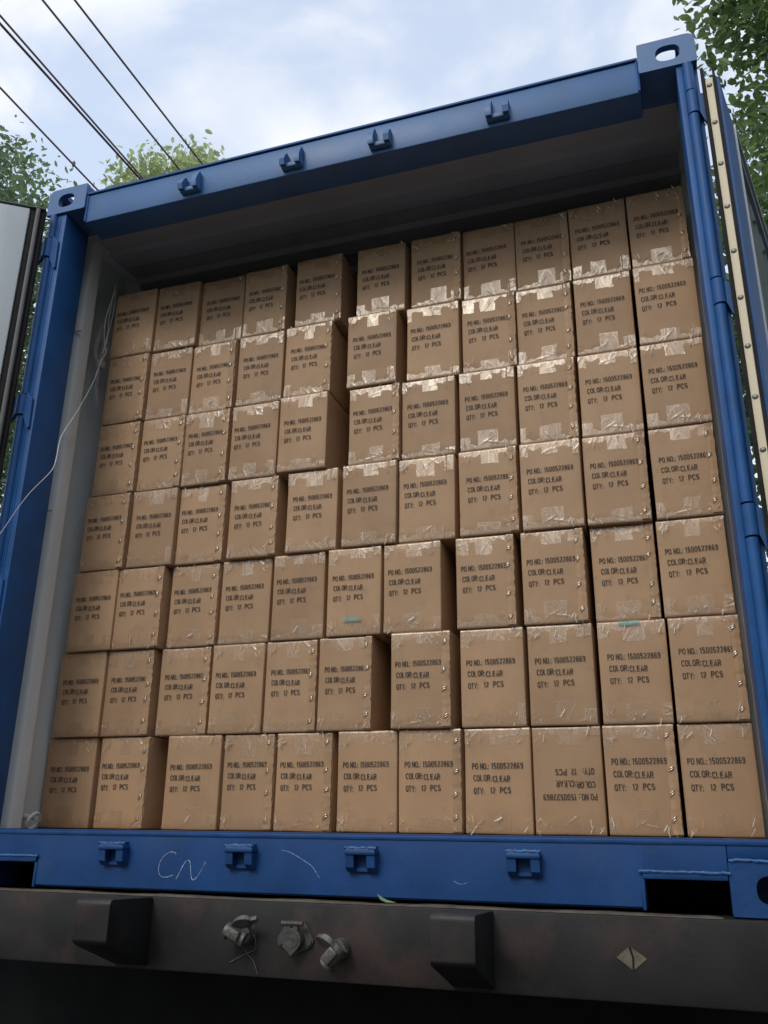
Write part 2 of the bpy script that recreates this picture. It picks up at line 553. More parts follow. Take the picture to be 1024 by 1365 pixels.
def casting(x0, top, side, y0=-0.004, dy=0.162):
    """corner casting; side = -1 left end, +1 right end of the container"""
    x1 = x0 + 0.178
    z0, z1 = (CH - 0.118, CH) if top else (0.0, 0.118)
    mb = MB()
    n = 64
    T = 0.024
    rr = (0.026 if side > 0 and top else 0.002, 0.026 if side < 0 and top else 0.002, 0.004, 0.004)
    cx = (x0 + x1) / 2 + side * 0.004
    hole = superell(cx, (z0 + z1) / 2 - 0.002, 0.0375, 0.031, n, 2.6)
    mb.ring_plate(rect_loop(x0, x1, z0, z1, n, rr), hole, y0, y0 + T, 'y')
    zt0, zt1 = (z1 - 0.022, z1 - 0.0005) if top else (z0 + 0.0005, z0 + 0.022)
    hole2 = superell((x0 + x1) / 2, y0 + dy / 2, 0.0315, 0.060, n, 4)
    mb.ring_plate(rect_loop(x0 + 0.001, x1 - 0.001 - (0.024 if rr[0] > .01 else 0), y0 + T, y0 + dy, n), hole2, zt0, zt1, 'z')
    if rr[1] > .01 or rr[0] > .01:
        pass
    xo = (x0 + 0.0008, x0 + 0.018) if side < 0 else (x1 - 0.018, x1 - 0.0008)
    hz1 = z1 - (0.024 if top else 0.002)
    hole3 = superell(y0 + dy / 2 + 0.01, (z0 + z1) / 2, 0.038, 0.026, n, 3)
    mb.ring_plate(rect_loop(y0 + T, y0 + dy, z0 + (0.002 if top else 0.024), hz1, n), hole3, xo[0], xo[1], 'x')
    xi = (x1 - 0.012, x1) if side < 0 else (x0, x0 + 0.012)
    mb.box(xi[0], xi[1], y0 + T, y0 + dy, z0 + 0.002, z1 - 0.024)
    mb.box(x0 + 0.018, x1 - 0.018, y0 + dy - 0.012, y0 + dy - 0.0005, z0 + 0.003, z1 - 0.024)
    if top:
        mb.box(x0 + 0.002, x1 - 0.002, y0 + T, y0 + dy - 0.001, z0, z0 + 0.012)
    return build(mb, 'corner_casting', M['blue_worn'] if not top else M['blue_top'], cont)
casting(0.0, True, -1)
casting(CW - 0.178, True, 1)
casting(0.0, False, -1)
casting(CW - 0.178, False, 1)

# header (top end rail)
mb = MB()
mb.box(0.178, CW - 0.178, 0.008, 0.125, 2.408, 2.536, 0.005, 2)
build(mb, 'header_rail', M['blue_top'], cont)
mb = MB()
mb.box(0.179, CW - 0.179, 0.002, 0.16, 2.538, 2.549, 0.002, 1)
build(mb, 'rain_gutter', M['blue'], cont)
# weld / paint sag line beside the castings
mb = MB()
for x in (0.182, CW - 0.182):
    mb.tube([(x, 0.006, 2.412), (x + 0.001, 0.007, 2.47), (x, 0.006, 2.533)], 0.0045, 6)
build(mb, 'weld_bead', M['blue'], cont)

# sill (bottom end rail)
mb = MB()
for (xa, xb, zb) in ((0.179, 0.3739, 0.092), (0.374, CW - 0.370, 0.014), (CW - 0.3699, CW - 0.179, 0.092)):
    mb.prism([(0.0, zb), (0.0, 0.156), (0.002, 0.162), (0.007, 0.166), (0.15, 0.166), (0.15, zb)], xa, xb, 'x')
mb.box(0.001, 0.1785, 0.0005, 0.15, 0.1195, 0.166, 0.006, 2)
mb.box(CW - 0.1785, CW - 0.001, 0.0005, 0.15, 0.1195, 0.166, 0.006, 2)
mb.box(0.377, CW - 0.373, 0.02, 0.149, 0.008, 0.0145)
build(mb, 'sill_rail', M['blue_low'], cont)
mb = MB()
mb.box(0.003, CW - 0.003, -0.003, 0.004, 0.151, 0.163, 0.003, 2)
build(mb, 'sill_lip', M['blue_worn'], cont)
# pocket frames and pocket linings at both ends of the sill
for (xa, xb, s_) in ((0.182, 0.366, -1), (2.104, 2.286, 1)):
    mb = MB()
    mb.box(xa - 0.004, xb + 0.004, -0.006, 0.13, 0.075, 0.0915, 0.003, 2)
    xj = (xb, xb + 0.008) if s_ < 0 else (xa - 0.008, xa)
    mb.box(xj[0] - .001, xj[1], -0.004, 0.13, 0.006, 0.0745, 0.002, 1)
    build(mb, 'pocket_frame', M['blue_worn'], cont)
    mb = MB()
    pts = []
    for k in range(28):
        t = k / 27
        pts.append((xa - 0.012 + (xb - xa + 0.022) * t, -0.0065 + 0.001 * random.random(), 0.0915 + 0.0008 * random.uniform(-1, 1)))
    mb.tube(pts, 0.0045, 6, rs=[0.0035 + 0.0012 * random.random() for _ in pts])
    build(mb, 'weld_bead', M['weld'], cont)
mb = MB()
pts = [(2.294 + 0.176 * k / 24, -0.0045, 0.1195 + 0.0012 * random.uniform(-1, 1)) for k in range(25)]
mb.tube(pts, 0.0035, 6, rs=[0.003 + 0.0015 * random.random() for _ in pts])
build(mb, 'weld_bead', M['weld'], cont)

# floor cross member seen through the pockets
mb = MB()
mb.box(0.02, CW - 0.02, 0.42, 0.50, 0.004, 0.13)
build(mb, 'floor_cross_member', M['under'], cont)
# corner posts
mb = MB()
mb.box(0.047, 0.090, 0.006, 0.150, 0.167, 2.472, 0.004, 2)
mb.box(0.004, 0.0475, 0.030, 0.149, 0.1675, 2.4725)
build(mb, 'corner_post', M['blue'], cont)
mb = MB()
mb.box(2.404, 2.423, 0.004, 0.150, 0.167, 2.472, 0.003, 2)
mb.box(2.4235, CW - 0.002, 0.028, 0.149, 0.1675, 2.4725)
build(mb, 'corner_post', M['blue'], cont)
KN = [(2.272, 2.356), (1.588, 1.668), (0.896, 0.982), (0.20, 0.285)]
for (cx, s_) in ((0.032, -1), (2.4385, 1)):
    prev = 2.472
    for i, (a, b_) in enumerate(KN):
        mb = MB()
        mb.tube([(cx, 0.008, b_ + 0.006), (cx, 0.008, prev - 0.001)], 0.0165, 20)
        build(mb, 'hinge_tube', M['blue'], cont)
        prev = a - 0.004
    mb = MB()
    mb.tube([(cx, 0.008, 0.1675), (cx, 0.008, prev)], 0.0165, 20)
    build(mb, 'hinge_tube', M['blue'], cont)
# brackets beside the left hinges
for (a, b_) in KN:
    mb = MB()
    mb.prism([(0.048, a - 0.01), (0.048, b_ + 0.012), (0.078, b_ - 0.02), (0.081, a - 0.055), (0.074, a - 0.06)], -0.004, 0.0065, 'y')
    build(mb, 'hinge_bracket', M['blue'], cont)
# thin painted ridges running up the left post
mb = MB()
for x in (0.056, 0.0665):
    mb.tube([(x, 0.0055, 0.13), (x, 0.0055, 2.45)], 0.0018, 5)
build(mb, 'seal_bead', M['blue'], cont)

# cam keepers
def keeper(x, top):
    mb = MB()
    r_ = random.uniform
    if top:
        z = 2.430
        mb.box(x - 0.040, x + 0.040, -0.016, 0.009, z - 0.006, z + 0.014, 0.004, 2)
        hl, hr = (0.060, 0.074) if x < 1.2 else (0.076, 0.058)
        for sx, h in ((-1, hl), (1, hr)):
            xc = x + sx * 0.029
            mb.prism([(0.009, z + 0.006), (-0.030, z - 0.004), (-0.036, z + 0.018), (-0.024, z + h * 0.72), (-0.010, z + h), (0.009, z + h - 0.004)],
                     xc - 0.010, xc + 0.010, 'x')
    else:
        z = 0.112
        mb.box(x - 0.043, x + 0.043, -0.036, 0.002, z + 0.002, z + 0.014, 0.004, 2)
        mb.prism([(0.001, z + 0.013), (-0.034, z + 0.012), (-0.030, z + 0.021), (0.001, z + 0.024)], x - 0.038, x + 0.038, 'x')
        for sx in (-1, 1):
            xc = x + sx * 0.029
            mb.prism([(0.001, z + 0.004), (-0.031, z + 0.003), (-0.028, z - 0.028), (-0.012, z - 0.040), (0.001, z - 0.038)],
                     xc - 0.011, xc + 0.011, 'x')
        mb.box(x - 0.024, x + 0.024, -0.010, 0.001, z - 0.040, z - 0.030, 0.002, 1)
    return mb
for X in (0.648, 1.066, 1.404, 1.822):
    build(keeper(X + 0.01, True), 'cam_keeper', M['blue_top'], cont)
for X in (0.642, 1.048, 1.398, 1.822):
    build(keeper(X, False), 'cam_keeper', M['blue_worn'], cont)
    mb = MB()
    pts = [(X - 0.044 + 0.088 * k / 14, -0.030 + 0.004 * random.random(), 0.131 + 0.001 * random.uniform(-1, 1)) for k in range(15)]
    mb.tube(pts, 0.004, 6, rs=[0.003 + 0.003 * random.random() for _ in pts])
    build(mb, 'weld_bead', M['weld'], cont)

# side walls: corrugated sheet, profile in plan extruded up
def side_profile(xv, xr, s_):
    ys = [(0.150, xv), (0.193, xv), (0.222, xr), (0.283, xr), (0.318, xv)]
    y = 0.318
    while y < CL - 0.35:
        ys += [(y + 0.205, xv), (y + 0.240, xr), (y + 0.305, xr), (y + 0.340, xv)]
        y += 0.34
    ys += [(CL - 0.06, xv)]
    return ys
for xv, xr, s_ in ((0.016, 0.062, -1), (CW - 0.012, CW - 0.058, 1)):
    pr = side_profile(xv, xr, s_)
    mb = MB()
    vs, fs = [], []
    for t in (0, 0.004 * s_):
        for (y, x) in pr:
            vs.append((x + t, y, 0.166))
            vs.append((x + t, y, 2.505))
    n = len(pr)
    for t in range(2):
        o = t * 2 * n
        for i in range(n - 1):
            a = o + 2 * i
            fs.append((a, a + 2, a + 3, a + 1))
    mb.add(vs, fs)
    o_ = build(mb, 'side_wall', M['grey'], cont, recalc=False)
    bv = o_.modifiers.new('bevel', 'BEVEL')
    bv.width = 0.008
    bv.segments = 3
    bv.limit_method = 'ANGLE'
    bv.angle_limit = R(20)
    for p in o_.data.polygons: p.use_smooth = True
mb = MB()
for x0, x1 in ((0.004, 0.05), (CW - 0.05, CW - 0.004)):
    mb.box(x0, x1, 0.163, CL - 0.061, -0.010, 0.16)
build(mb, 'bottom_side_rail', M['under'], cont)
# outer faces / rails, roof, back wall, floor
mb = MB()
for x0, x1 in ((0.0, 0.0105), (CW - 0.006, CW - 0.001)):
    mb.box(x0, x1, 0.162, CL - 0.06, 0.12, 2.53)
build(mb, 'outer_skin', M['blue'], cont)
mb = MB()
for x0, x1 in ((0.004, 0.062), (CW - 0.062, CW - 0.004)):
    mb.box(x0, x1, 0.163, CL - 0.061, 2.506, 2.536)
build(mb, 'side_rail', M['grey'], cont)
mb = MB()
vs, fs = [], []
pr = []
y = 0.126
while y < CL - 0.2:
    pr += [(y, 2.497), (y + 0.09, 2.497), (y + 0.11, 2.512), (y + 0.19, 2.512)]
    y += 0.21
pr.append((CL - 0.05, 2.497))
for (y, z) in pr:
    vs += [(0.063, y, z), (CW - 0.063, y, z)]
for i in range(len(pr) - 1):
    fs.append((2 * i, 2 * i + 1, 2 * i + 3, 2 * i + 2))
mb.add(vs, fs)
build(mb, 'ceiling_panel', M['ceil'], cont, recalc=False)
mb = MB()
mb.box(0.063, CW - 0.063, 0.161, CL - 0.05, 2.538, 2.545)
build(mb, 'roof', M['blue'], cont)
mb = MB()
mb.box(0.0, CW, CL - 0.05, CL, 0.0, 2.55)
build(mb, 'end_wall', M['grey'], cont)
mb = MB()
mb.box(0.063, CW - 0.063, 0.1505, CL - 0.06, 0.137, 0.165)
build(mb, 'floor', M['wood'], cont)
# lashing pins and ring on the left wall
for (y, z) in ((0.186, 1.285), (0.168, 0.257), (0.20, 2.06)):
    mb = MB()
    mb.tube([(0.018, y, z + 0.004), (0.075, y + 0.006, z - 0.008)], 0.0045, 8)
    build(mb, 'lashing_pin', M['grey'], cont)
mb = MB()
pts = [(0.070 + 0.012 * math.sin(a), 0.325 - 0.026 * math.cos(a), 0.190 + 0.026 * math.sin(a)) for a in [math.pi * 2 * k / 24 for k in range(25)]]
mb.tube(pts, 0.005, 8)
mb.tube([(0.02, 0.33, 0.205), (0.08, 0.33, 0.20)], 0.009, 8)
build(mb, 'lashing_ring', M['grey'], cont)

# chalk writing CN and scratch on the sill
def smooth_line(pts, k=6):
    res = []
    P = [Vector(p) for p in pts]
    for i in range(len(P) - 1):
        p0, p1, p2, p3 = P[max(i - 1, 0)], P[i], P[i + 1], P[min(i + 2, len(P) - 1)]
        for j in range(k):
            t = j / k
            res.append(0.5 * ((2 * p1) + (-p0 + p2) * t + (2 * p0 - 5 * p1 + 4 * p2 - p3) * t * t + (-p0 + 3 * p1 - 3 * p2 + p3) * t ** 3))
    res.append(P[-1])
    return res
Cs = [(0.8386, 0.1053), (0.8290, 0.1103), (0.8120, 0.1080), (0.7960, 0.0960), (0.7870, 0.0790), (0.7860, 0.0600), (0.7955, 0.0465), (0.8130, 0.0445), (0.8340, 0.0510)]
Ns = [(0.8440, 0.0400), (0.8530, 0.0560), (0.8630, 0.0760), (0.8730, 0.0890), (0.8820, 0.0880), (0.8870, 0.0730), (0.8900, 0.0530), (0.8960, 0.0400), (0.9060, 0.0440), (0.9200, 0.0630), (0.9330, 0.0870)]
Ss = [(1.1620, 0.1210), (1.1850, 0.1170), (1.2100, 0.1060), (1.2350, 0.0930), (1.2520, 0.0830), (1.2650, 0.0680), (1.2750, 0.0540)]
S2 = [(1.6400, 0.058), (1.6500, 0.052), (1.6650, 0.051), (1.6770, 0.057)]
mb = MB()
for line, r_ in ((Cs, 0.0009), (Ns, 0.0009), (Ss, 0.0006), (S2, 0.0004)):
    q = smooth_line([(x, -0.0002, z) for x, z in line])
    mb.tube(q, r_, 5, rs=[r_ * random.uniform(0.25, 1.25) for _ in q])
build(mb, 'chalk_writing', M['chalk'], cont)

# ------------------------------------------------------------------ doors (local frame: X along the door from its hinge edge, Y = inner face normal, Z up)
def door_frame(origin, e, nrm):
    mt = Matrix.Identity(4)
    for i, v in enumerate((Vector(e), Vector(nrm), Vector((0, 0, 1)))):
        mt[0][i], mt[1][i], mt[2][i] = v
    mt.translation = Vector(origin)
    return mt
def xf(mb, mt):
    mb.v = [tuple(mt @ Vector(p)) for p in mb.v]
    return mb
# right door
a = R(12.6)
DR = door_frame((2.473, 0.0, 0.0), (math.sin(a), math.cos(a), 0), (math.cos(a), -math.sin(a), 0))
ZT, ZB, DW, TH = 2.385, 0.19, 1.16, 0.052
mb = MB()
mb.box(0.004, DW, 0.008, 0.018, ZB, ZT)
mb.box(0.004, 0.05, 0.0185, TH - 0.012, ZB, ZT)
mb.box(DW - 0.05, DW, 0.0185, TH - 0.012, ZB, ZT)
door_r = build(xf(mb, DR), 'door', M['blue'], cont)
door_r['label'] = 'right container door swung back, seen along its cream riveted edge'
mb = MB()
mb.box(0.006, 0.235, TH - 0.0115, TH - 0.002, ZB, ZT - 0.002, 0.002, 1)
build(xf(mb, DR), 'door_frame', M['blue'], door_r)
mb = MB()
mb.box(0.232, 0.240, TH - 0.012, TH + 0.004, ZB, ZT - 0.004, 0.002, 1)
mb.box(0.238, DW, TH - 0.012, TH + 0.004, ZT - 0.014, ZT - 0.004, 0.002, 1)
mb.box(0.238, DW, TH - 0.012, TH + 0.002, ZT - 0.105, ZT - 0.097, 0.002, 1)
build(xf(mb, DR), 'door_trim', M['pale'], door_r)
mb = MB()
x = 0.2405
vs, fs = [], []
prf = []
while x < DW - 0.05:
    prf += [(x, TH - 0.014), (x + 0.07, TH - 0.014), (x + 0.10, TH - 0.036), (x + 0.17, TH - 0.036), (x + 0.2, TH - 0.014)]
    x += 0.205
prf.append((DW - 0.002, TH - 0.014))
for (x, y) in prf:
    vs += [(x, y, ZB + 0.01), (x, y, ZT - 0.012)]
for i in range(len(prf) - 1):
    fs.append((2 * i, 2 * i + 2, 2 * i + 3, 2 * i + 1))
mb.add(vs, fs)
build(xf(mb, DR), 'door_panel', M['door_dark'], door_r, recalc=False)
mb = MB()
mb.box(-0.006, 0.0035, 0.0115, 0.0335, ZB + 0.01, ZT - 0.002, 0.001, 1)
build(xf(mb, DR), 'edge_strip', M['cream'], door_r)
for (y0, y1, tip) in ((0.0, 0.0105, 0.046), (0.0345, 0.042, 0.036)):
    mb = MB()
    prof = [(-0.020, ZB), (-0.012, ZT - 0.05), (-0.006, ZT + tip), (0.003, ZT + tip * 0.3), (0.0038, ZB)]
    poly = [(-0.016, ZB), (-0.016, ZT - 0.01), (-0.013, ZT + tip * .6), (-0.008, ZT + tip), (-0.003, ZT + 0.004), (0.0036, ZT - 0.005), (0.0036, ZB)]
    mb.prism(poly, y0 + 0.001, y1, 'y')
    build(xf(mb, DR), 'rubber_gasket', M['rubber'], door_r)
rv = None
zr = ZT - 0.030
k = 0
while zr > ZB + 0.05:
    mb = MB()
    bm = bmesh.new()
    bmesh.ops.create_uvsphere(bm, u_segments=12, v_segments=8, radius=0.0082)
    for v in bm.verts:
        v.co = Vector((-0.0065 + v.co.x * 0.5, 0.0222 + v.co.y, zr + v.co.z * 0.9))
    mb.bm(bm, True)
    build(xf(mb, DR), 'rivet', M['rivet'], door_r)
    zr -= 0.155 if k else 0.145
    k += 1
for (z0, z1) in KN:
    mb = MB()
    mb.tube([(2.4405, 0.008, z0), (2.4405, 0.008, z1)], 0.0185, 20)
    mb.prism([(2.450, z0 + 0.006), (2.450, z1 - 0.004), (2.474, z1 - 0.012), (2.481, z0 + 0.01), (2.479, z0 - 0.055), (2.468, z0 - 0.03), (2.460, z0 - 0.002)], 0.004, 0.016, 'y')
    build(mb, 'hinge', M['blue'], door_r)

# left door
DL = door_frame((0.043, -0.060, 0.0), (-0.8192, -0.5736, 0), (0.5736, -0.8192, 0))
ZT2 = 2.452
mb = MB()
mb.box(0.004, DW, -0.050, -0.040, ZB, ZT2 - 0.002)
door_l = build(xf(mb, DL), 'door', M['blue'], cont)
door_l['label'] = 'left container door, pale grey inside, folded outwards'
mb = MB()
mb.box(0.056, 0.200, -0.0395, -0.004, ZB, ZT2 - 0.004, 0.005, 2)
mb.box(DW - 0.12, DW, -0.0395, -0.004, ZB, ZT2 - 0.004, 0.005, 2)
mb.box(0.2005, DW - 0.121, -0.0395, -0.008, ZT2 - 0.11, ZT2 - 0.02, 0.004, 2)
mb.box(0.2005, DW - 0.121, -0.0395, -0.008, ZB, ZB + 0.13, 0.004, 2)
build(xf(mb, DL), 'door_frame', M['pale'], door_l)
mb = MB()
z = ZB + 0.131
prf = []
while z < ZT2 - 0.4:
    prf += [(z, -0.036), (z + 0.10, -0.036), (z + 0.14, -0.020), (z + 0.26, -0.020), (z + 0.30, -0.036)]
    z += 0.31
prf += [(ZT2 - 0.20, -0.036), (ZT2 - 0.1105, -0.036)]
vs, fs = [], []
for (z, y) in prf:
    vs += [(0.2005, y, z), (DW - 0.121, y, z)]
for i in range(len(prf) - 1):
    fs.append((2 * i, 2 * i + 1, 2 * i + 3, 2 * i + 2))
mb.add(vs, fs)
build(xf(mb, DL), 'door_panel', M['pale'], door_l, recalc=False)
mb = MB()
mb.box(0.0345, 0.055, -0.039, -0.012, ZB, ZT2 - 0.001, 0.003, 2)
mb.box(0.0, 0.017, -0.048, -0.013, ZB, ZT2 + 0.006, 0.006, 2)
build(xf(mb, DL), 'rubber_gasket', M['rubber'], door_l)
mb = MB()
mb.box(0.0175, 0.034, -0.036, 0.001, ZB, ZT2 + 0.002, 0.006, 3)
build(xf(mb, DL), 'rubber_gasket', M['rubber_grey'], door_l)
mb = MB()
mb.box(-0.001, DW, -0.050, -0.003, ZT2 + 0.0025, ZT2 + 0.010, 0.003, 2)
build(xf(mb, DL), 'top_gasket', M['rubber_grey'], door_l)
for (z0, z1) in KN:
    mb = MB()
    mb.tube([(0.028, 0.004, z0), (0.028, 0.004, z1)], 0.0215, 20)
    mb.prism([(0.012, z0 + 0.006), (0.012, z1 - 0.004), (-0.020, z1 - 0.006), (-0.030, z0 - 0.03)], 0.0, 0.012, 'y')
    build(mb, 'hinge', M['blue'], door_l)

# ------------------------------------------------------------------ cartons
BW, BH, BD = 0.195, 0.3052, 0.46
def vnoise(seed):
    rs = np.random.RandomState(seed)
    K = rs.uniform(-1, 1, (8, 3)) * 18
    ph = rs.uniform(0, 6.28, 8)
    am = rs.uniform(0.3, 1, 8)
    return lambda x, y, z: float(np.sum(am * np.sin(K[:, 0] * x + K[:, 1] * y + K[:, 2] * z + ph)) / 8)
def body_mesh(seed):
    f = vnoise(seed)
    rs = random.Random(seed)
    bm = bmesh.new()
    bmesh.ops.create_cube(bm, size=1)
    for v in bm.verts:
        v.co = Vector((BW / 2 + v.co.x * BW, BD / 2 + v.co.y * BD, BH / 2 + v.co.z * BH))
    bmesh.ops.subdivide_edges(bm, edges=[e for e in bm.edges if abs(e.verts[0].co.y - e.verts[1].co.y) < 1e-6], cuts=7, use_grid_fill=True)
    sharp = []
    for e in bm.edges:
        if len(e.link_faces) == 2 and e.calc_face_angle(0) > 1:
            sharp.append(e)
    bmesh.ops.bevel(bm, geom=sharp, offset=0.0035, segments=2, profile=0.5, affect='EDGES')
    lean = rs.uniform(-0.0015, 0.0015)
    for v in bm.verts:
        x, y, z = v.co
        front = max(0, 1 - y / 0.06)
        d = f(x, y, z)
        bulge = math.sin(math.pi * min(max(x / BW, 0), 1)) * math.sin(math.pi * min(max(z / BH, 0), 1))
        v.co.y += front * (0.0016 * d - 0.0035 * bulge)
        v.co.x += 0.0020 * f(z, x, y) * (1 if 0.01 < x < BW - .01 else 0.8) + lean * (z / BH)
        v.co.z += 0.0022 * f(y, z * 2, x * 3)
    me = bpy.data.meshes.new('carton_body')
    bm.to_mesh(me)
    bm.free()
    for p in me.polygons: p.use_smooth = True
    me.set_sharp_from_angle(angle=R(45))
    me.materials.append(M['carton'])
    return me
def flap_mesh(seed):
    """glued and stapled side seam on the front right of the carton"""
    rs = random.Random(seed)
    n = 26
    x0 = BW * 0.862
    mb = MB()
    vs, fs = [], []
    for i in range(n + 1):
        z = 0.005 + (BH - 0.010) * i / n
        xl = x0 + 0.0010 * math.sin(i * 0.7 + seed) + 0.0006 * rs.uniform(-1, 1) + 0.003 * (i / n - 0.5)
        xr = BW - 0.0012 + 0.0022 * rs.uniform(-1, 0.7)
        yy = -0.0058 + 0.0007 * rs.uniform(-1, 1)
        vs += [(xl, -0.0008, z), (xl + 0.0006, yy, z), ((xl + xr) / 2, yy - 0.0012, z), (xr, yy + 0.0012, z), (xr + 0.0004, 0.003, z)]
    for i in range(n):
        for k in range(4):
            a = i * 5 + k
            fs.append((a, a + 1, a + 6, a + 5))
    mb.add(vs, fs)
    me = bpy.data.meshes.new('stapled_seam')
    me.from_pydata(mb.v, [], mb.f)
    me.materials.append(M['carton'])
    return me
def tape_mesh(seed, top):
    """clear tape folded over the carton edge: a band with three tabs, wrinkled"""
    rs = random.Random(seed)
    nx, nz = 66, 28
    H_ = 0.084
    tabs = [(0.0, rs.uniform(0.08, 0.22), rs.uniform(0.022, 0.066), rs.uniform(-.25, .25)),
            (rs.uniform(0.30, 0.42), rs.uniform(0.56, 0.74), rs.uniform(0.036, 0.074), rs.uniform(-.15, .2)),
            (rs.uniform(0.76, 0.90), 1.0, rs.uniform(0.022, 0.070), rs.uniform(-.25, .25))]
    if rs.random() < 0.25: tabs.pop(rs.choice([0, 2]))
    band = rs.uniform(0.015, 0.027)
    cre = []
    for _ in range(9):
        cx, cz = rs.uniform(0, 1) * BW, rs.uniform(0, 0.05)
        if rs.random() < 0.5:
            cx = rs.choice([0.01, BW * .5, BW - 0.012]) + rs.uniform(-0.02, 0.02)
        an = rs.uniform(-1.4, 1.4) + math.pi / 2
        cre.append((cx, cz, math.cos(an), math.sin(an), rs.uniform(0.012, 0.035), rs.uniform(0.0005, 0.0016), rs.uniform(0.0010, 0.0024)))
    def hgt(x, d):
        h = 0.0
        for cx, cz, ux, uz, ln, am, wd in cre:
            dx, dz = x - cx, d - cz
            al = dx * ux + dz * uz
            ac = -dx * uz + dz * ux
            h += am * math.exp(-(ac / wd) ** 2) * math.exp(-(al / ln) ** 2)
        return min(h, 0.0075)
    vs = {}
    V, F = [], []
    def vid(i, k):
        if (i, k) not in vs:
            x = 0.001 + (BW - 0.002) * i / nx
            d = H_ * k / nz
            bul = math.sin(math.pi * x / BW) * math.sin(math.pi * min(1, d / BH))
            yy = -0.0010 - 0.0042 * bul - hgt(x, d)
            edge = max(0, 1 - d / 0.004)
            yy += 0.003 * edge
            zz = (BH + 0.0004 - d) if top else d - 0.0004
            if x > BW * .862: yy -= 0.0046
            vs[(i, k)] = len(V)
            V.append((x, yy, zz))
        return vs[(i, k)]
    for i in range(nx):
        for k in range(nz):
            u = (i + 0.5) / nx
            d = H_ * (k + 0.5) / nz
            b_ = band + 0.004 * math.sin(u * 9 + seed) + 0.003 * math.sin(u * 31 + seed * 2)
            ok = d < b_
            for (a, c, dep, sl) in tabs:
                sh = sl * d
                if a + sh * 2 <= u <= c + sh * 2 and d < dep + 0.03 * (u - a) * sl * 3:
                    ok = True
            if ok:
                q4 = (vid(i, k), vid(i + 1, k), vid(i + 1, k + 1), vid(i, k + 1))
                F.append(q4[::-1] if top else q4)
    nF = len(F)
    for _ in range(rs.choice([6, 9, 13])):  # pale slivers drawn as sun glints along the tape creases
        cx = min(max(rs.choice([0.012, 0.03, BW * .5, BW - 0.02, BW - 0.035]) + rs.uniform(-.02, .02), 0.012), BW - 0.012)
        d_ = rs.uniform(0.003, 0.045)
        cz = BH - d_ if top else d_
        an = rs.uniform(0.5, 2.6)
        ln = rs.uniform(0.006, 0.026)
        wd = rs.uniform(0.00025, 0.0011)
        dx, dz = math.cos(an) * ln / 2, math.sin(an) * ln / 2
        ex, ez = -math.sin(an) * wd, math.cos(an) * wd
        y0 = -0.0084 - rs.uniform(0, 0.002)
        tl = rs.uniform(0.0004, 0.0016)
        o_ = len(V)
        V += [(cx - dx - ex, y0, cz - dz - ez), (cx + dx - ex, y0 - tl, cz + dz - ez), (cx + dx + ex, y0 + tl, cz + dz + ez), (cx - dx + ex, y0 + tl, cz - dz + ez)]
        F.append((o_, o_ + 1, o_ + 2, o_ + 3))
    me = bpy.data.meshes.new('packing_tape')
    me.from_pydata(V, [], F)
    me.materials.append(M['tape'])
    me.materials.append(M['crease'])
    for i, p in enumerate(me.polygons):
        p.use_smooth = True
        if i >= nF: p.material_index = 1
    return me
def crease_glint_mat():
    mt = bpy.data.materials.new('folded tape crease')
    mt.use_nodes = True
    t = mt.node_tree
    t.nodes.clear()
    o = t.nodes.new('ShaderNodeOutputMaterial')
    tr = t.nodes.new('ShaderNodeBsdfTransparent')
    gl = t.nodes.new('ShaderNodeBsdfPrincipled')
    gl.inputs['Base Color'].default_value = (0.86, 0.79, 0.68, 1)  # whitish colour imitates the glint
    gl.inputs['Roughness'].default_value = 0.18
    ms = t.nodes.new('ShaderNodeMixShader')
    ms.inputs[0].default_value = 0.85
    t.links.new(tr.outputs[0], ms.inputs[1])
    t.links.new(gl.outputs[0], ms.inputs[2])
    t.links.new(ms.outputs[0], o.inputs['Surface'])
    return mt
M['crease'] = crease_glint_mat()

def arc(cx, cy, rx, ry, a0, a1, n=9):
    return [(cx + rx * math.cos(R(a0 + (a1 - a0) * k / n)), cy + ry * math.sin(R(a0 + (a1 - a0) * k / n))) for k in range(n + 1)]
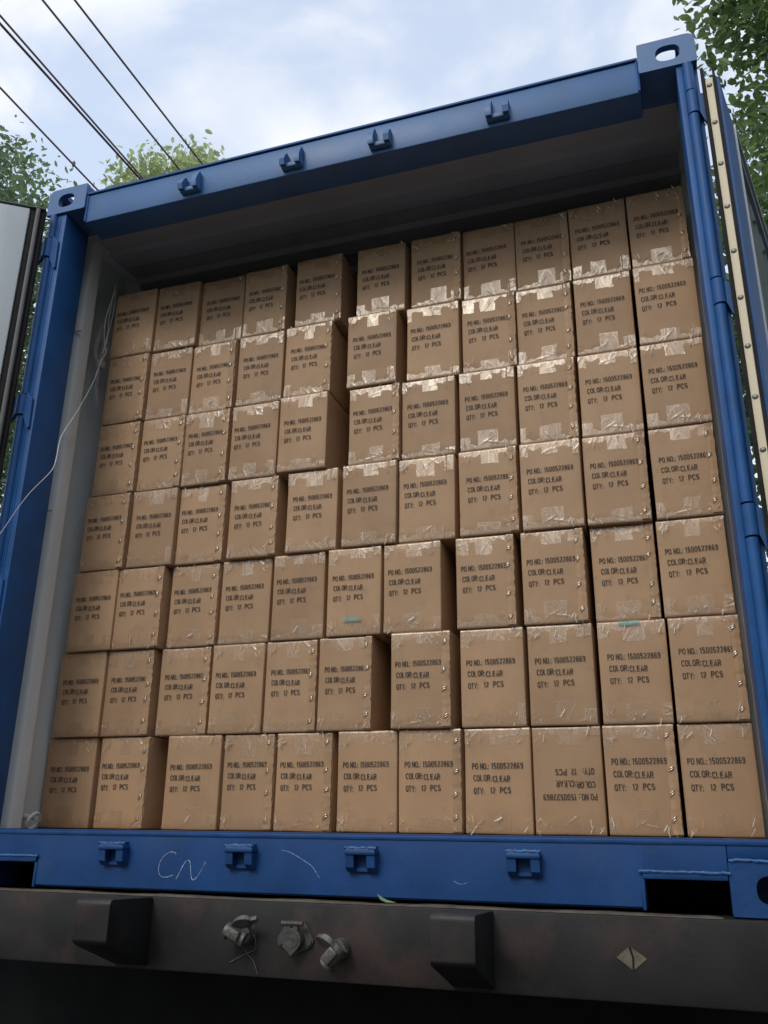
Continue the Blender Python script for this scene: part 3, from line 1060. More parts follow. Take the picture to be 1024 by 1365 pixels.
# condensed bold sans letters drawn as pen strokes in a cell 0.50 wide and 1.0 high
q_ = 0.075
GL = {
    'P': [[(.06, 0), (.06, 1)], [(.06, 1 - q_), (.27, 1 - q_)] + arc(.27, .71, .19, .215, 90, -90) + [(.06, .495)]],
    'R': [[(.06, 0), (.06, 1)], [(.06, 1 - q_), (.27, 1 - q_)] + arc(.27, .71, .19, .215, 90, -90) + [(.06, .495)], [(.27, .49), (.47, 0)]],
    'O': [arc(.26, .70, .20, .23, 0, 180) + arc(.26, .30, .20, .23, 180, 360) + [(.46, .70)]],
    'Q': [arc(.26, .70, .20, .23, 0, 180) + arc(.26, .30, .20, .23, 180, 360) + [(.46, .70)], [(.30, .22), (.48, -.02)]],
    '0': [arc(.25, .72, .17, .21, 0, 180) + arc(.25, .28, .17, .21, 180, 360) + [(.42, .72)]],
    'N': [[(.06, 0), (.06, 1)], [(.06, .98), (.45, .02)], [(.45, 0), (.45, 1)]],
    'C': [arc(.27, .70, .20, .23, 20, 180) + arc(.27, .30, .20, .23, 180, 340)],
    'L': [[(.06, 1), (.06, q_), (.42, q_)]],
    'E': [[(.44, 1 - q_), (.06, 1 - q_), (.06, q_), (.45, q_)], [(.06, .52), (.40, .52)]],
    'A': [[(.03, 0), (.26, .97), (.49, 0)], [(.12, .30), (.40, .30)]],
    'T': [[(.0, 1 - q_), (.48, 1 - q_)], [(.24, 1), (.24, 0)]],
    'Y': [[(.02, 1), (.25, .45), (.48, 1)], [(.25, .48), (.25, 0)]],
    'S': [arc(.25, .72, .18, .205, 20, 270) + arc(.25, .285, .19, .21, 90, -160)],
    '1': [[(.27, 0), (.27, .98), (.08, .74)]],
    '2': [arc(.25, .71, .18, .215, 170, -30) + [(.07, q_), (.45, q_)]],
    '5': [[(.43, 1 - q_), (.12, 1 - q_), (.08, .50)] + arc(.24, .31, .19, .235, 130, -150)],
    '6': [arc(.26, .72, .17, .21, 20, 180) + [(.08, .35)], arc(.25, .30, .17, .225, 0, 360, 14)],
    '9': [arc(.24, .28, .17, .21, 200, 360) + [(.42, .65)], arc(.25, .70, .17, .225, 0, 360, 14)],
    '8': [arc(.25, .735, .155, .19, 0, 360, 14), arc(.25, .29, .18, .215, 0, 360, 14)],
    '.': [[(.10, 0), (.10, .16)]],
    ':': [[(.10, 0), (.10, .16)], [(.10, .50), (.10, .66)]],
}
ADV = {'.': 0.24, ':': 0.26, ' ': 0.30, '1': 0.50}
def text_mesh(parts):
    """flat ink on the carton front: (string, x, z, width, height, slope)"""
    V, F = [], []
    for (s_, x, z, wd, ht, rot) in parts:
        adv = sum(ADV.get(c, 0.60) for c in s_) - 0.1
        kx = wd / adv
        pen = 0.0
        hw = 0.062
        for c in s_:
            for line in GL.get(c, []):
                P = [Vector((p[0] * kx + pen * kx, p[1] * ht)) for p in line]
                hx = hw * 0.5 * (kx + ht) 
                n = len(P)
                o_ = len(V)
                for i in range(n):
                    d = (P[min(i + 1, n - 1)] - P[max(i - 1, 0)])
                    if d.length < 1e-9: d = Vector((1, 0))
                    d.normalize()
                    nn = Vector((-d.y, d.x)) * hx
                    if 0 < i < n - 1:
                        d1 = (P[i] - P[i - 1]).normalized()
                        cs = max(0.55, abs(d1.dot(d)))
                        nn = nn / cs
                    for sg in (1, -1):
                        p = P[i] + nn * sg
                        V.append((x + p.x * math.cos(rot) - p.y * math.sin(rot), 0.0, z + p.x * math.sin(rot) + p.y * math.cos(rot)))
                for i in range(n - 1):
                    a_ = o_ + 2 * i
                    F.append((a_, a_ + 1, a_ + 3, a_ + 2))
            pen += ADV.get(c, 0.60)
    def surf(x, z):
        return -0.0014 - 0.0048 * math.sin(math.pi * x / BW) * math.sin(math.pi * z / BH)
    V = [(x, surf(x, z), z) for x, _, z in V]
    me = bpy.data.meshes.new('printed_text')
    me.from_pydata(V, [], F)
    me.materials.append(M['ink'])
    return me
ch = 0.0180
def lines(dx=0.0, dz=0.0, up_=0.0):
    return [("PO NO.: 1500522869", 0.020 + dx, 0.1910 + dz, 0.150, ch, 0.010 + up_),
            ("COLOR:", 0.0235 + dx, 0.1565 + dz, 0.0545, ch, 0.012), ("CLEAR", 0.081 + dx, 0.1540 + dz, 0.0500, ch, 0.006),
            ("QTY:", 0.0240 + dx, 0.1195 + dz, 0.0310, ch, 0.0), ("12", 0.0720 + dx, 0.1210 + dz, 0.0155, ch, 0.0), ("PCS", 0.1010 + dx, 0.1215 + dz, 0.0320, ch, 0.01)]
TXT = [text_mesh(lines()), text_mesh(lines(-0.004, 0.004, 0.004)), text_mesh(lines(0.004, -0.004, -0.004))]
up_mesh = text_mesh(lines()).copy()
for v in up_mesh.vertices:
    v.co.x = BW - v.co.x
    v.co.z = BH - v.co.z
BODY = [body_mesh(s_) for s_ in range(8)]
FLAP = [flap_mesh(s_) for s_ in range(5)]
TT = [tape_mesh(100 + s_, True) for s_ in range(14)]
TB = [tape_mesh(200 + s_, False) for s_ in range(14)]
def staple_mesh():
    mb = MB()
    for dz in (-0.0030, 0.0030):
        for k in (0,):
            c = Vector((0, -0.0015, dz))
            d = Vector((0.0065, 0, 0.0048))
            mb.tube([c - d + Vector((0, 0.002, 0)), c - d * 0.8, c + d * 0.8, c + d + Vector((0, 0.002, 0))], 0.0013, 6)
    me = bpy.data.meshes.new('staple')
    me.from_pydata(mb.v, [], mb.f)
    for p in me.polygons: p.use_smooth = True
    me.materials.append(M['staple'])
    return me
STA = staple_mesh()
def child(me, name, parent, loc=(0, 0, 0), rot=(0, 0, 0)):
    o = bpy.data.objects.new(name, me)
    COL.objects.link(o)
    o.parent = parent
    o.location = loc
    o.rotation_euler = rot
    return o
ROWS = [
    ('PPPSSPSPSPS', [0.093, 0.3, 0.498, 0.701, 0.933, 1.187, 1.406, 1.606, 1.806, 2.005, 2.211],
     [0.373, 0.38, 0.401, 0.392, 0.387, 0.393, 0.397, 0.408, 0.406, 0.397, 0.39],
     [0.199, 0.193, 0.194, 0.189, 0.194, 0.194, 0.193, 0.196, 0.194, 0.199, 0.191]),
    ('SPSPSPPSSPP', [0.094, 0.291, 0.487, 0.698, 0.904, 1.162, 1.391, 1.6, 1.799, 2.004, 2.209],
     [0.376, 0.388, 0.394, 0.387, 0.378, 0.375, 0.389, 0.396, 0.399, 0.391, 0.38],
     [0.193, 0.191, 0.192, 0.193, 0.192, 0.193, 0.197, 0.194, 0.194, 0.193, 0.197]),
    ('SSSPPSPPSPP', [0.092, 0.291, 0.487, 0.691, 0.9, 1.174, 1.374, 1.587, 1.795, 2.0, 2.207],
     [0.378, 0.385, 0.387, 0.383, 0.366, 0.383, 0.388, 0.384, 0.383, 0.386, 0.378],
     [0.19, 0.193, 0.192, 0.195, 0.192, 0.193, 0.195, 0.196, 0.194, 0.196, 0.197]),
    ('SPSSPPPSPSS', [0.078, 0.287, 0.484, 0.707, 0.944, 1.16, 1.366, 1.582, 1.792, 1.998, 2.208],
     [0.377, 0.381, 0.401, 0.386, 0.378, 0.372, 0.383, 0.376, 0.372, 0.379, 0.381],
     [0.197, 0.193, 0.197, 0.196, 0.194, 0.199, 0.198, 0.198, 0.197, 0.196, 0.195]),
    ('PSSPPTPSSSP', [0.062, 0.261, 0.474, 0.687, 0.899, 1.112, 1.314, 1.565, 1.781, 2.0, 2.203],
     [0.382, 0.386, 0.413, 0.407, 0.393, 0.38, 0.383, 0.381, 0.383, 0.401, 0.389],
     [0.196, 0.195, 0.198, 0.196, 0.196, 0.193, 0.199, 0.193, 0.199, 0.193, 0.199]),
    ('PSSPSSSPPUS', [0.041, 0.246, 0.461, 0.675, 0.886, 1.085, 1.345, 1.574, 1.787, 2.001, 2.208],
     [0.396, 0.401, 0.417, 0.403, 0.401, 0.39, 0.373, 0.387, 0.389, 0.391, 0.388],
     [0.198, 0.194, 0.2, 0.201, 0.19, 0.19, 0.198, 0.201, 0.199, 0.199, 0.197]),
    ('PSPSSPSPVSP', [0.025, 0.251, 0.523, 0.743, 0.941, 1.163, 1.37, 1.578, 1.787, 1.996, 2.206],
     [0.41, 0.412, 0.41, 0.411, 0.404, 0.392, 0.389, 0.394, 0.398, 0.396, 0.401],
     [0.206, 0.198, 0.208, 0.187, 0.198, 0.199, 0.2, 0.203, 0.202, 0.2, 0.200]),
]
CARD = ['', 'first', 'second', 'third', 'fourth', 'fifth', 'sixth']
ROWN = ['the top row', 'the second row from the top', 'the third row from the top', 'the middle row',
        'the third row from the bottom', 'the second row from the bottom', 'the bottom row']
def col_name(c):
    if c == 0: return 'leftmost'
    if c == 10: return 'rightmost'
    if c == 5: return 'middle one'
    return (CARD[c + 1] + ' from the left') if c < 5 else (CARD[11 - c] + ' from the right')
rb = random.Random(11)
for r_ in range(7):
    kinds, X, Y, Wd = ROWS[r_]
    for c in range(11):
        k = kinds[c]
        if k == 'S': look = 'brown carton with stapled seam'
        elif k == 'T': look = 'brown carton with turquoise mark'
        elif k == 'U': look = 'brown carton with turquoise-edged top'
        elif k == 'V': look = 'brown carton printed upside down'
        else: look = 'plain brown carton'
        lab = '%s, %s in %s' % (look, col_name(c), ROWN[r_])
        e = thing('carton', (X[c], Y[c], 0.1675 + (6 - r_) * 0.3078), lab, 'carton', 'cartons stacked in the container')
        e.scale = (Wd[c] / BW, 1, 1)
        e.rotation_euler = (0, rb.uniform(-0.0025, 0.0025), rb.uniform(-0.008, 0.008))
        child(rb.choice(BODY), 'carton_body', e)
        if k == 'V':
            child(up_mesh, 'printed_text', e)
        else:
            child(rb.choice(TXT), 'printed_text', e, (rb.uniform(-.002, .002) + (0.008 if (r_, c) == (5, 10) else 0), 0, rb.uniform(-.003, .003)), (0, rb.uniform(-.008, .008), 0))
        child(rb.choice(TT), 'packing_tape', e)
        child(rb.choice(TB), 'packing_tape', e)
        if k == 'S':
            child(rb.choice(FLAP), 'seam_flap', e)
            for q in range(4):
                z = BH * (0.13 + 0.245 * q) + rb.uniform(-.012, .012)
                child(STA, 'staple', e, (BW * 0.905 + rb.uniform(-.004, .004), -0.0088, z), (0, rb.uniform(-.25, .25), 0))
        if k in 'TU':
            mb = MB()
            x0, x1 = (0.062, 0.125) if k == 'T' else (0.062, 0.124)
            zc = 0.052 if k == 'T' else BH - 0.008
            h_ = 0.0065
            nn = 16
            for q in range(nn):
                xa = x0 + (x1 - x0) * q / nn
                xb = x0 + (x1 - x0) * (q + 0.62) / nn
                sl = 0.003
                y_ = -0.0105
                mb.add([(xa, y_, zc - h_), (xb, y_, zc - h_), (xb + sl, y_, zc + h_), (xa + sl, y_, zc + h_)], [(0, 1, 2, 3)])
            o = build(mb, 'turquoise_mark', M['teal'], e, local=True, recalc=False)

# ------------------------------------------------------------------ strap and cord hanging by the left wall
st = thing('webbing_strap', (0.075, 0.37, 1.90), 'grey webbing strap bundled and hanging on the inner left wall', 'strap')
def ribbon(pts, wvec, wd):
    mb = MB()
    q = smooth_line(pts, 5)
    wv = Vector(wvec).normalized() * wd / 2
    th = Vector((0.0015, -0.0015, 0))
    vs = []
    for p in q:
        vs += [p - wv, p + wv, p + wv + th, p - wv + th]
    fs = []
    for i in range(len(q) - 1):
        for k in range(4):
            a = 4 * i + k
            b = 4 * i + (k + 1) % 4
            fs.append((a, b, b + 4, a + 4))
    fs += [(0, 1, 2, 3), tuple(4 * (len(q) - 1) + k for k in (3, 2, 1, 0))]
    return mb.add(vs, fs, True)
mb = ribbon([(0.080, 0.355, 2.33), (0.078, 0.352, 2.22), (0.070, 0.330, 2.13), (0.066, 0.318, 2.03), (0.075, 0.335, 1.97), (0.082, 0.352, 2.03), (0.082, 0.356, 2.12)], (0, 1, 0.1), 0.026)
build(mb, 'strap_band', M['strap'], st)
mb = ribbon([(0.084, 0.350, 2.10), (0.078, 0.338, 1.98), (0.076, 0.334, 1.90), (0.080, 0.342, 1.82), (0.080, 0.350, 1.79)], (0, 1, -0.2), 0.024)
build(mb, 'strap_band', M['strap'], st)
mb = MB()
mb.box(0.062, 0.092, 0.325, 0.362, 1.955, 1.99, 0.006, 2)
build(mb, 'strap_buckle', M['strap'], st)
cordp = [(0.10, 0.345, 2.36), (0.092, 0.34, 2.27), (0.083, 0.33, 2.18), (0.086, 0.335, 2.08), (0.097, 0.345, 2.03), (0.10, 0.32, 1.98), (0.11, 0.27, 1.84), (0.135, 0.17, 1.66), (0.16, 0.08, 1.52), (0.205, 0.02, 1.405), (0.225, -0.02, 1.335),
         (0.175, -0.045, 1.255), (0.13, -0.05, 1.19), (0.085, -0.05, 1.12), (0.04, -0.055, 1.06), (-0.02, -0.06, 0.95), (-0.09, -0.07, 0.80)]
mb = MB()
mb.tube(smooth_line(cordp, 6), 0.0014, 6)
tag(build(mb, 'cord', M['cord']), 'thin white cord running down across the left post', 'cord')
mb = MB()
mb.tube(smooth_line([(0.095, 0.35, 2.33), (0.088, 0.345, 2.2), (0.092, 0.345, 2.1), (0.084, 0.34, 2.02), (0.09, 0.345, 2.1), (0.10, 0.352, 2.22), (0.098, 0.355, 2.34)], 6), 0.0011, 6)
build(mb, 'strap_string', M['cord'], st)

# ------------------------------------------------------------------ trailer under the container
tr = thing('truck_trailer', (CW / 2, 4.0, GZ), 'dark dirty steel trailer chassis carrying the blue container', 'trailer')
mb = MB()
mb.box(-0.02, CW + 0.02, -0.014, 0.10, -0.187, -0.004, 0.006, 2)
build(mb, 'rear_beam', M['steel'], tr)
# dusty ledge on top of the beam
mb = MB()
vs, fs = [], []
nn = 120
for i in range(nn + 1):
    x = -0.01 + (CW - 0.19) * i / nn
    zz = -0.0035 + 0.0035 * (math.sin(i * 0.31) * 0.4 + random.random() * 0.35 + 0.6)
    if i == nn: zz = -0.0035
    vs += [(x, -0.0135, -0.0045), (x, -0.0115, zz), (x, 0.02, zz + 0.001)]
for i in range(nn):
    for k in range(2):
        a = 3 * i + k
        fs.append((a, a + 3, a + 4, a + 1))
mb.add(vs, fs, True)
build(mb, 'rusty_ledge', M['rust'], tr)
mb = MB()
mb.box(-0.02, CW + 0.02, 0.1005, 5.5, -0.020, -0.012)
build(mb, 'deck_sheet', M['under'], tr)  # black sheet added so the gap above the beam stays dark
def bracket(x0, x1):
    mb = MB()
    # side profile (y, z): box front with a slanting underside running back to the beam
    poly = [(-0.0145, -0.006), (-0.205, -0.001), (-0.212, -0.006), (-0.215, -0.014), (-0.215, -0.098), (-0.208, -0.108), (-0.196, -0.114), (-0.0145, -0.178)]
    bm = bmesh.new()
    vs = [bm.verts.new((x0, y, z)) for y, z in poly]
    f = bm.faces.new(vs)
    r = bmesh.ops.extrude_face_region(bm, geom=[f])
    for g_ in r['geom']:
        if isinstance(g_, bmesh.types.BMVert): g_.co.x = x1
    bmesh.ops.recalc_face_normals(bm, faces=bm.faces)
    bmesh.ops.bevel(bm, geom=[e for e in bm.edges], offset=0.003, segments=2, profile=0.5, affect='EDGES')
    mb.bm(bm, True)
    return mb
M['dusty'] = mat('dusty worn steel', (0.022, 0.021, 0.020), 0.6, var=0.35, vscale=9, bump=0.15, bscale=90, dirt=(0.060, 0.053, 0.045), dscale=9, dpos=(0.52, 0.72), damt=0.6)
for x0, x1 in ((0.682, 0.786), (1.637, 1.742)):
    ob = build(bracket(x0, x1), 'dock_bracket', M['steel'], tr)
    ob.data.materials.append(M['grime'])
    ob.data.materials.append(M['dusty'])
    for p in ob.data.polygons:
        if abs(p.normal.x) > 0.9 or p.normal.z < -0.5: p.material_index = 1      # flanks and underside coloured black to imitate shade
        elif p.normal.z > 0.3: p.material_index = 2                             # dusty, rubbed upper edge

# sockets and couplings on the beam
def disc(mb, c, r, y0, y1, n=24, sx=1, sz=1):
    pts = [(c[0] + r * sx * math.cos(2 * math.pi * k / n), c[1] + r * sz * math.sin(2 * math.pi * k / n)) for k in range(n)]
    mb.prism(pts, y0, y1, 'y')
cx, cz = 1.222, -0.0865
mb = MB()
mb.prism([(cx - .020, cz + .033), (cx + .022, cz + .033), (cx + .044, cz - .004), (cx + .040, cz - .018), (cx + .014, cz - .030), (cx, cz - .036), (cx - .014, cz - .030), (cx - .042, cz - .018), (cx - .044, cz - .004)], -0.021, -0.0138, 'y')
disc(mb, (cx - .034, cz - .010), 0.0065, -0.028, -0.0205, 12)
disc(mb, (cx + .034, cz - .010), 0.0065, -0.028, -0.0205, 12)
disc(mb, (cx, cz - 0.004), 0.0235, -0.042, -0.0205)
mb.v = [(cx + (p[0] - cx) * 1.15, p[1], cz + (p[2] - cz) * 1.15) for p in mb.v]
sock = build(mb, 'electrical_socket', M['fitting'], tr)
mb = MB()
pts = [(cx + 0.0225 * math.cos(a) * 1.0, cz - 0.004 + 0.0245 * math.sin(a)) for a in [R(-60) + R(300) * k / 20 for k in range(21)]]
pts.append((cx, cz - 0.036))
mb.prism(pts, -0.049, -0.0425, 'y')
disc(mb, (cx, cz - 0.004), 0.017, -0.0505, -0.0488, 24)
mb.tube([(cx - .026, -0.044, cz + .029), (cx + .026, -0.044, cz + .029)], 0.0055, 10)
mb.box(cx - .014, cx - .004, -0.046, -0.036, cz + .016, cz + .030)
mb.box(cx + .004, cx + .014, -0.046, -0.036, cz + .016, cz + .030)
mb.v = [(cx + (p[0] - cx) * 1.15, p[1], cz + (p[2] - cz) * 1.15) for p in mb.v]
build(mb, 'socket_lid', M['fitting'], sock)

def coupling(c, name, mirror):
    mt = Matrix.Translation(c) @ Matrix.Rotation(R(24 * mirror), 4, 'Y') @ Matrix.Scale(1.2, 4)
    mb = MB()
    disc(mb, (0, 0), 0.021, -0.034, 0.03, 20)                      # neck out of the beam
    mb.tube([(-0.030, -0.036, -0.006), (0.016, -0.036, -0.004)], 0.0155, 14, rs=[0.014, 0.0165])
    mb.tube([(-0.034, -0.036, -0.006), (-0.026, -0.036, -0.006)], 0.018, 14)
    mb.box(-0.026, 0.006, -0.060, -0.044, -0.012, 0.010, 0.004, 2)
    o = build(xf(mb, mt), name, M['brass'], tr)
    mb = MB()
    m2 = mt @ Matrix.Translation((-0.004, -0.040, 0.024)) @ Matrix.Rotation(R(-38 * mirror), 4, 'Y') @ Matrix.Rotation(R(50), 4, 'X')
    pts = [(0.021 * math.cos(2 * math.pi * k / 18) * 1.15, 0.017 * math.sin(2 * math.pi * k / 18)) for k in range(18)]
    mb.prism(pts, -0.004, 0.004, 'y')
    mb.prism([(p[0] * .7, p[1] * .7) for p in pts], 0.004, 0.010, 'y')
    mb.box(0.015, 0.036, -0.004, 0.005, -0.006, 0.006)
    build(xf(mb, m2), 'coupling_cap', M['brass'], o)
    return o
c1 = coupling(Vector((1.082, -0.014, -0.084)), 'air_coupling', 1)
c2 = coupling(Vector((1.348, -0.014, -0.108)), 'air_coupling', -1.9)
mb = MB()
mb.tube(smooth_line([(1.100, -0.03, -0.075), (1.112, -0.03, -0.095), (1.110, -0.022, -0.120), (1.085, -0.018, -0.132), (1.055, -0.017, -0.146), (1.035, -0.017, -0.156)], 6), 0.0011, 5)
mb.tube(smooth_line([(1.075, -0.018, -0.120), (1.088, -0.018, -0.135), (1.105, -0.018, -0.150), (1.118, -0.018, -0.178)], 6), 0.0009, 5)
build(mb, 'binding_wire', M['brass'], c1)
mb = MB()
cx, cz = 2.062, -0.094
mb.prism([(cx - .034, cz), (cx + .002, cz - .025), (cx + .034, cz), (cx - .004, cz + .025)], -0.0162, -0.0138, 'y')
stk = build(mb, 'diamond_sticker', M['sticker'], tr)
mb = MB()
mb.prism([(cx - .006, cz + .024), (cx - .001, cz + .024), (cx + .005, cz + .002), (cx + .004, cz - .023), (cx + .0, cz - .024), (cx + .001, cz)], -0.0172, -0.0163, 'y')
build(mb, 'sticker_bar', M['under'], stk)
# underside: rails, cross members, axles, wheels, added dark flap
for x in (0.72, 1.65):
    mb = MB()
    mb.box(x, x + 0.12, 0.52, 11.0, -0.42, -0.19)
    build(mb, 'frame_rail', M['under'], tr)
for y in (0.62, 1.5, 2.6, 3.7, 4.8):
    mb = MB()
    mb.box(0.0, 0.719, y, y + 0.12, -0.16, -0.02)
    mb.box(0.841, 1.649, y, y + 0.12, -0.38, -0.20)
    mb.box(1.771, CW, y, y + 0.12, -0.16, -0.02)
    build(mb, 'cross_member', M['under'], tr)
mb = MB()
mb.box(0.05, CW - .05, 0.16, CL - .06, 0.112, 0.132)
build(mb, 'deck_plate', M['under'], tr)
for y in (1.75, 3.05):
    mb = MB()
    mb.tube([(0.1, y, GZ + 0.52), (CW - 0.1, y, GZ + 0.52)], 0.075, 14)
    build(mb, 'axle', M['under'], tr)
    for x in (0.0, 0.33, CW - 0.61, CW - 0.28):
        mb = MB()
        prof = [(0.0, 0.30), (0.0, 0.47), (0.03, 0.51), (0.10, 0.52), (0.18, 0.52), (0.25, 0.51), (0.28, 0.47), (0.28, 0.30)]
        nn = 40
        vs, fs = [], []
        for k in range(nn):
            a = 2 * math.pi * k / nn
            for (dx, r) in prof:
                vs.append((x + dx, y + r * math.cos(a), GZ + 0.52 + r * math.sin(a)))
        for k in range(nn):
            for j in range(len(prof) - 1):
                a0 = k * len(prof) + j
                a1 = ((k + 1) % nn) * len(prof) + j
                fs.append((a0, a0 + 1, a1 + 1, a1))
        mb.add(vs, fs, True)
        wh = build(mb, 'tyre', M['tyre'], tr)
        mb = MB()
        mb.tube([(x + 0.06, y, GZ + 0.52), (x + 0.22, y, GZ + 0.52)], 0.30, 28)
        build(mb, 'wheel_rim', M['under'], wh)
mb = MB()
mb.box(-0.16, CW + 0.02, 0.50, 0.508, GZ + 0.16, -0.06)
build(mb, 'spray_flap', M['under'], tr)  # full-width black sheet added in place of shade under the trailer

# green leaf lying on the beam
lf = MB()
ax = [(1.440, -0.010, 0.022), (1.450, -0.012, 0.012), (1.466, -0.013, 0.006), (1.492, -0.014, 0.004)]
wds = [0.0008, 0.0038, 0.0032, 0.0005]
vs = []
for p, wd in zip(ax, wds):
    vs += [(p[0], p[1] - wd * .5, p[2] - wd), (p[0], p[1] + 0.002, p[2]), (p[0] + wd * .4, p[1] + wd, p[2] + wd * .7)]
fs = []
for i in range(3):
    for k in range(2):
        a_ = 3 * i + k
        fs.append((a_, a_ + 3, a_ + 4, a_ + 1))
lf.add(vs, fs, True)
tag(build(lf, 'fallen_leaf', M['leaf_single'], recalc=False), 'single pale green leaf lying on top of the trailer beam', 'leaf')

# ------------------------------------------------------------------ power cables overhead
cab = [((-2.25, 2.23), 7.0, 0.011, 'topmost and rightmost of the thin dark cables crossing the sky'),
       ((-2.52, 2.14), 7.0, 0.011, 'second thin dark cable from the right, between the single one and the pair'),
       ((-2.99, 2.15), 7.0, 0.011, 'upper cable of the close pair crossing the sky'),
       ((-3.05, 2.22), 7.0, 0.013, 'lower thicker cable of the close pair crossing the sky'),
       ((-3.57, 2.83), 7.0, 0.011, 'lowest dark cable, passing in front of the left tree')]
DIRS = [1.34, 0.90, 1.0, 1.75, 0.63]
for (xy, z, r, lab), dg_ in zip(cab, DIRS):
    mb = MB()
    pts = []
    for k in range(41):
        y = -30 + 80 * k / 40
        x = xy[0] + (y - xy[1]) * math.tan(R(dg_))
        pts.append((x, y, z + 0.0010 * (y - 4.0) ** 2 - 0.001))
    mb.tube(pts, r, 6)
    tag(build(mb, 'power_cable', M['cable']), lab, 'cable', 'power cables crossing the sky')

# ------------------------------------------------------------------ trees
def tree(base, height, crown, leaf, nclump, nleaf, material, label, seed, group='trees around the container', sigma=0.26, thick=0.14, inner=0.45, extra=()):
    """crown: list of (cx,cy,cz,rx,ry,rz) ellipsoids in world space"""
    rs = np.random.RandomState(seed)
    e = thing('tree', base, label, 'tree', group)
    cl = []
    vols = np.array([c[3] * c[4] * c[5] for c in crown])
    vols = vols / vols.sum()
    for ci, c in enumerate(crown):
        for _ in range(max(3, int(nclump * vols[ci]))):
            d = rs.normal(size=3)
            d /= np.linalg.norm(d)
            r = (inner + (1 - inner) * rs.rand() ** 0.6) * (0.86 + 0.22 * math.sin(3 * d[0] + 4 * d[1] + 2 * d[2] + seed))
            cl.append(np.array(c[:3]) + d * r * np.array(c[3:]))
    cl = np.array(cl)
    # leaves
    nL = len(cl) * nleaf
    cen = np.repeat(cl, nleaf, 0) + np.clip(rs.normal(size=(nL, 3)), -1.7, 1.7) * sigma * np.array([1, 1, 0.75])
    clump_var = np.repeat(rs.rand(len(cl)), nleaf)
    size = leaf * rs.uniform(0.6, 1.25, nL)
    # orientation: mostly drooping outward
    ax = rs.normal(size=(nL, 3)) * np.array([1, 1, 0.6]) + np.array([0, 0, -0.5])
    ax /= np.linalg.norm(ax, axis=1)[:, None]
    nr = rs.normal(size=(nL, 3)) + np.array([0, 0, 0.9])
    sd_ = np.cross(ax, nr)
    sd_ /= np.linalg.norm(sd_, axis=1)[:, None] + 1e-9
    nm = np.cross(sd_, ax)
    L_ = size[:, None]
    cv = nm * L_ * 0.07
    P = [cen - ax * L_ * 0.5, cen - ax * L_ * 0.22 + sd_ * L_ * 0.24 + cv, cen + ax * L_ * 0.16 + sd_ * L_ * 0.22 + cv, cen + ax * L_ * 0.5,
         cen + ax * L_ * 0.16 - sd_ * L_ * 0.22 + cv, cen - ax * L_ * 0.22 - sd_ * L_ * 0.24 + cv]
    V = np.stack(P, 1).reshape(-1, 3) - np.array(base)
    idx = np.arange(nL) * 6
    F = np.concatenate([np.stack([idx, idx + 1, idx + 2, idx + 3], 1), np.stack([idx, idx + 3, idx + 4, idx + 5], 1)])
    me = bpy.data.meshes.new('crown')
    me.from_pydata(V.tolist(), [], F.tolist())
    var = np.clip(0.55 * clump_var + 0.45 * rs.rand(nL), 0, 1)
    at = me.attributes.new('leafvar', 'FLOAT', 'FACE')
    at.data.foreach_set('value', np.concatenate([var, var]).astype(np.float32))
    me.materials.append(material)
    co = bpy.data.objects.new('crown', me)
    COL.objects.link(co)
    co.parent = e
    # trunk and limbs
    mb = MB()
    b = Vector(base)
    c0 = Vector(np.average(np.array([c[:3] for c in crown]), axis=0, weights=vols).tolist())
    top = Vector((c0.x, c0.y, b.z + height * 0.92))
    mid = b.lerp(top, 0.45) + Vector((0.1, 0.08, 0))
    spine = smooth_line([b, b.lerp(mid, 0.5), mid, top], 6)
    nS = len(spine)
    mb.tube(spine, thick, 10, rs=[thick * (1.0 - 0.88 * (i / (nS - 1)) ** 0.8) for i in range(nS)])
    order = rs.permutation(len(cl))[:min(60, len(cl))]
    for q in order:
        tip = Vector(cl[q].tolist())
        f = min(0.95, max(0.22, (tip.z - b.z) / height - 0.16))
        st_ = spine[int(f * (nS - 1))]
        md = st_.lerp(tip, 0.5) + Vector((0, 0, -0.12 + 0.2 * rs.rand()))
        tk = thick * 0.30 * (1 - 0.6 * f)
        mb.tube([st_, md, tip], tk, 6, rs=[tk, tk * 0.6, tk * 0.15])
    build(mb, 'trunk', M['bark'], e)
    return e
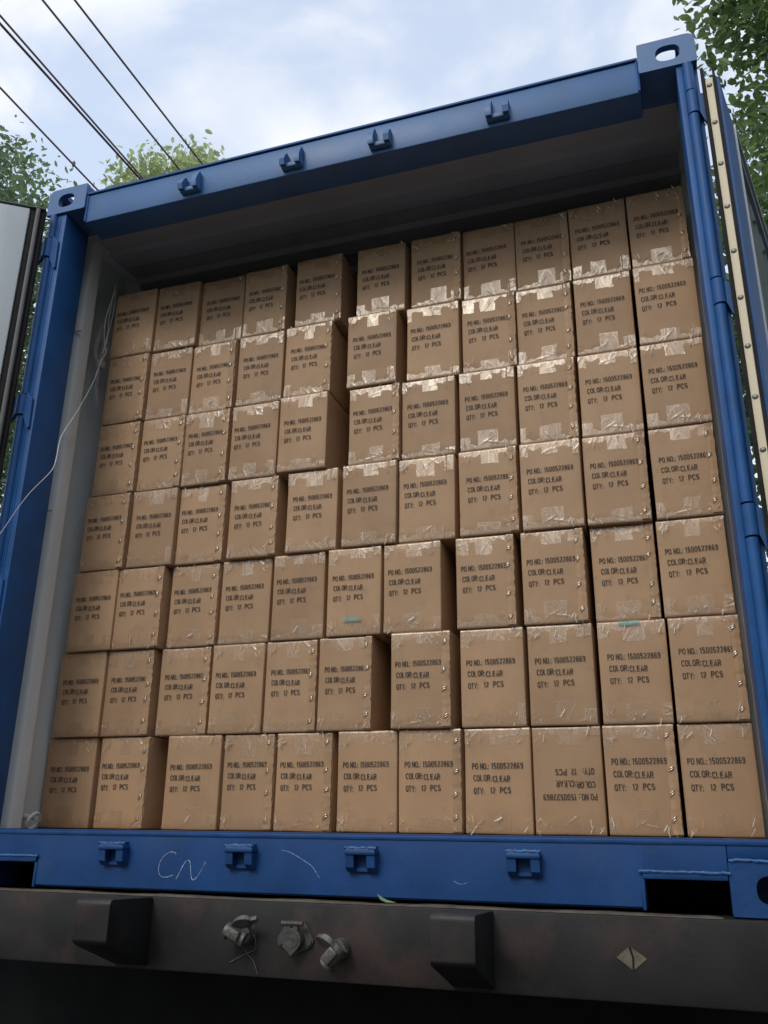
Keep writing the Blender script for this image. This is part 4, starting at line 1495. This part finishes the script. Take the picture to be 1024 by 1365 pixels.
# right tree: close behind the right door
tree((4.9, 4.2, GZ), 8.6, [(4.82, 4.1, 6.3, 1.8, 1.6, 2.4), (4.0, 4.4, 3.7, 1.6, 1.5, 2.2), (4.25, 4.8, 0.4, 1.7, 1.5, 1.5)], 0.105, 1000, 70, M['leaf_dark'],
     'large dark leafy tree rising behind the open right door', 3, sigma=0.24)
# left tree
tree((-8.3, 6.6, GZ), 12.0, [(-8.35, 6.6, 8.35, 2.4, 2.2, 2.45), (-8.0, 6.6, 5.0, 2.5, 2.2, 2.8), (-7.3, 6.8, 2.2, 2.0, 2.0, 2.2)], 0.12, 800, 78, M['leaf_mid'],
     'dense green tree behind the left door, crossed by the lowest cable', 5, sigma=0.27, thick=0.17)
# middle tree
tree((-4.3, 7.4, GZ), 11.0, [(-4.25, 7.3, 9.2, 0.95, 1.0, 1.05), (-5.0, 7.3, 9.0, 0.7, 0.8, 0.95), (-4.5, 7.3, 7.3, 1.4, 1.3, 1.5)], 0.12, 420, 66, M['leaf_pale'],
     'pale green treetop showing above the left part of the container header', 8, sigma=0.22)
# unseen trees added at the right to block sky light
for k, (x, y, h) in enumerate(((9.5, -4.0, 8.0), (11.5, -9.0, 8.5))):
    tree((x, y, GZ), h, [(x, y, GZ + h * 0.56, 2.7, 2.7, h * 0.47)], 0.34, 260, 40, M['leaf_dark'],
         ['tall tree standing right of the photographer, nearer the container', 'tall tree standing right of the photographer, farther from the container'][k], 40 + k, group='yard trees opposite the container', sigma=0.42)
# unseen trees added behind the camera for dark reflections in tape and paint
k = 0
for (x, y, h) in ((-9, -13, 10.0), (-2.5, -14, 9.0), (4, -15, 7.0), (10.5, -14, 7.0)):
    tree((x, y, GZ), h, [(x, y, GZ + h * 0.55, 3.6, 2.0, h * 0.46)], 0.42, 90, 26, M['leaf_dark'],
         ['leafy yard tree far behind the photographer, leftmost', 'leafy yard tree behind the photographer, left of centre', 'leafy yard tree behind the photographer, right of centre', 'leafy yard tree far behind the photographer, rightmost'][k],
         20 + k, group='yard trees opposite the container', sigma=0.5)
    k += 1
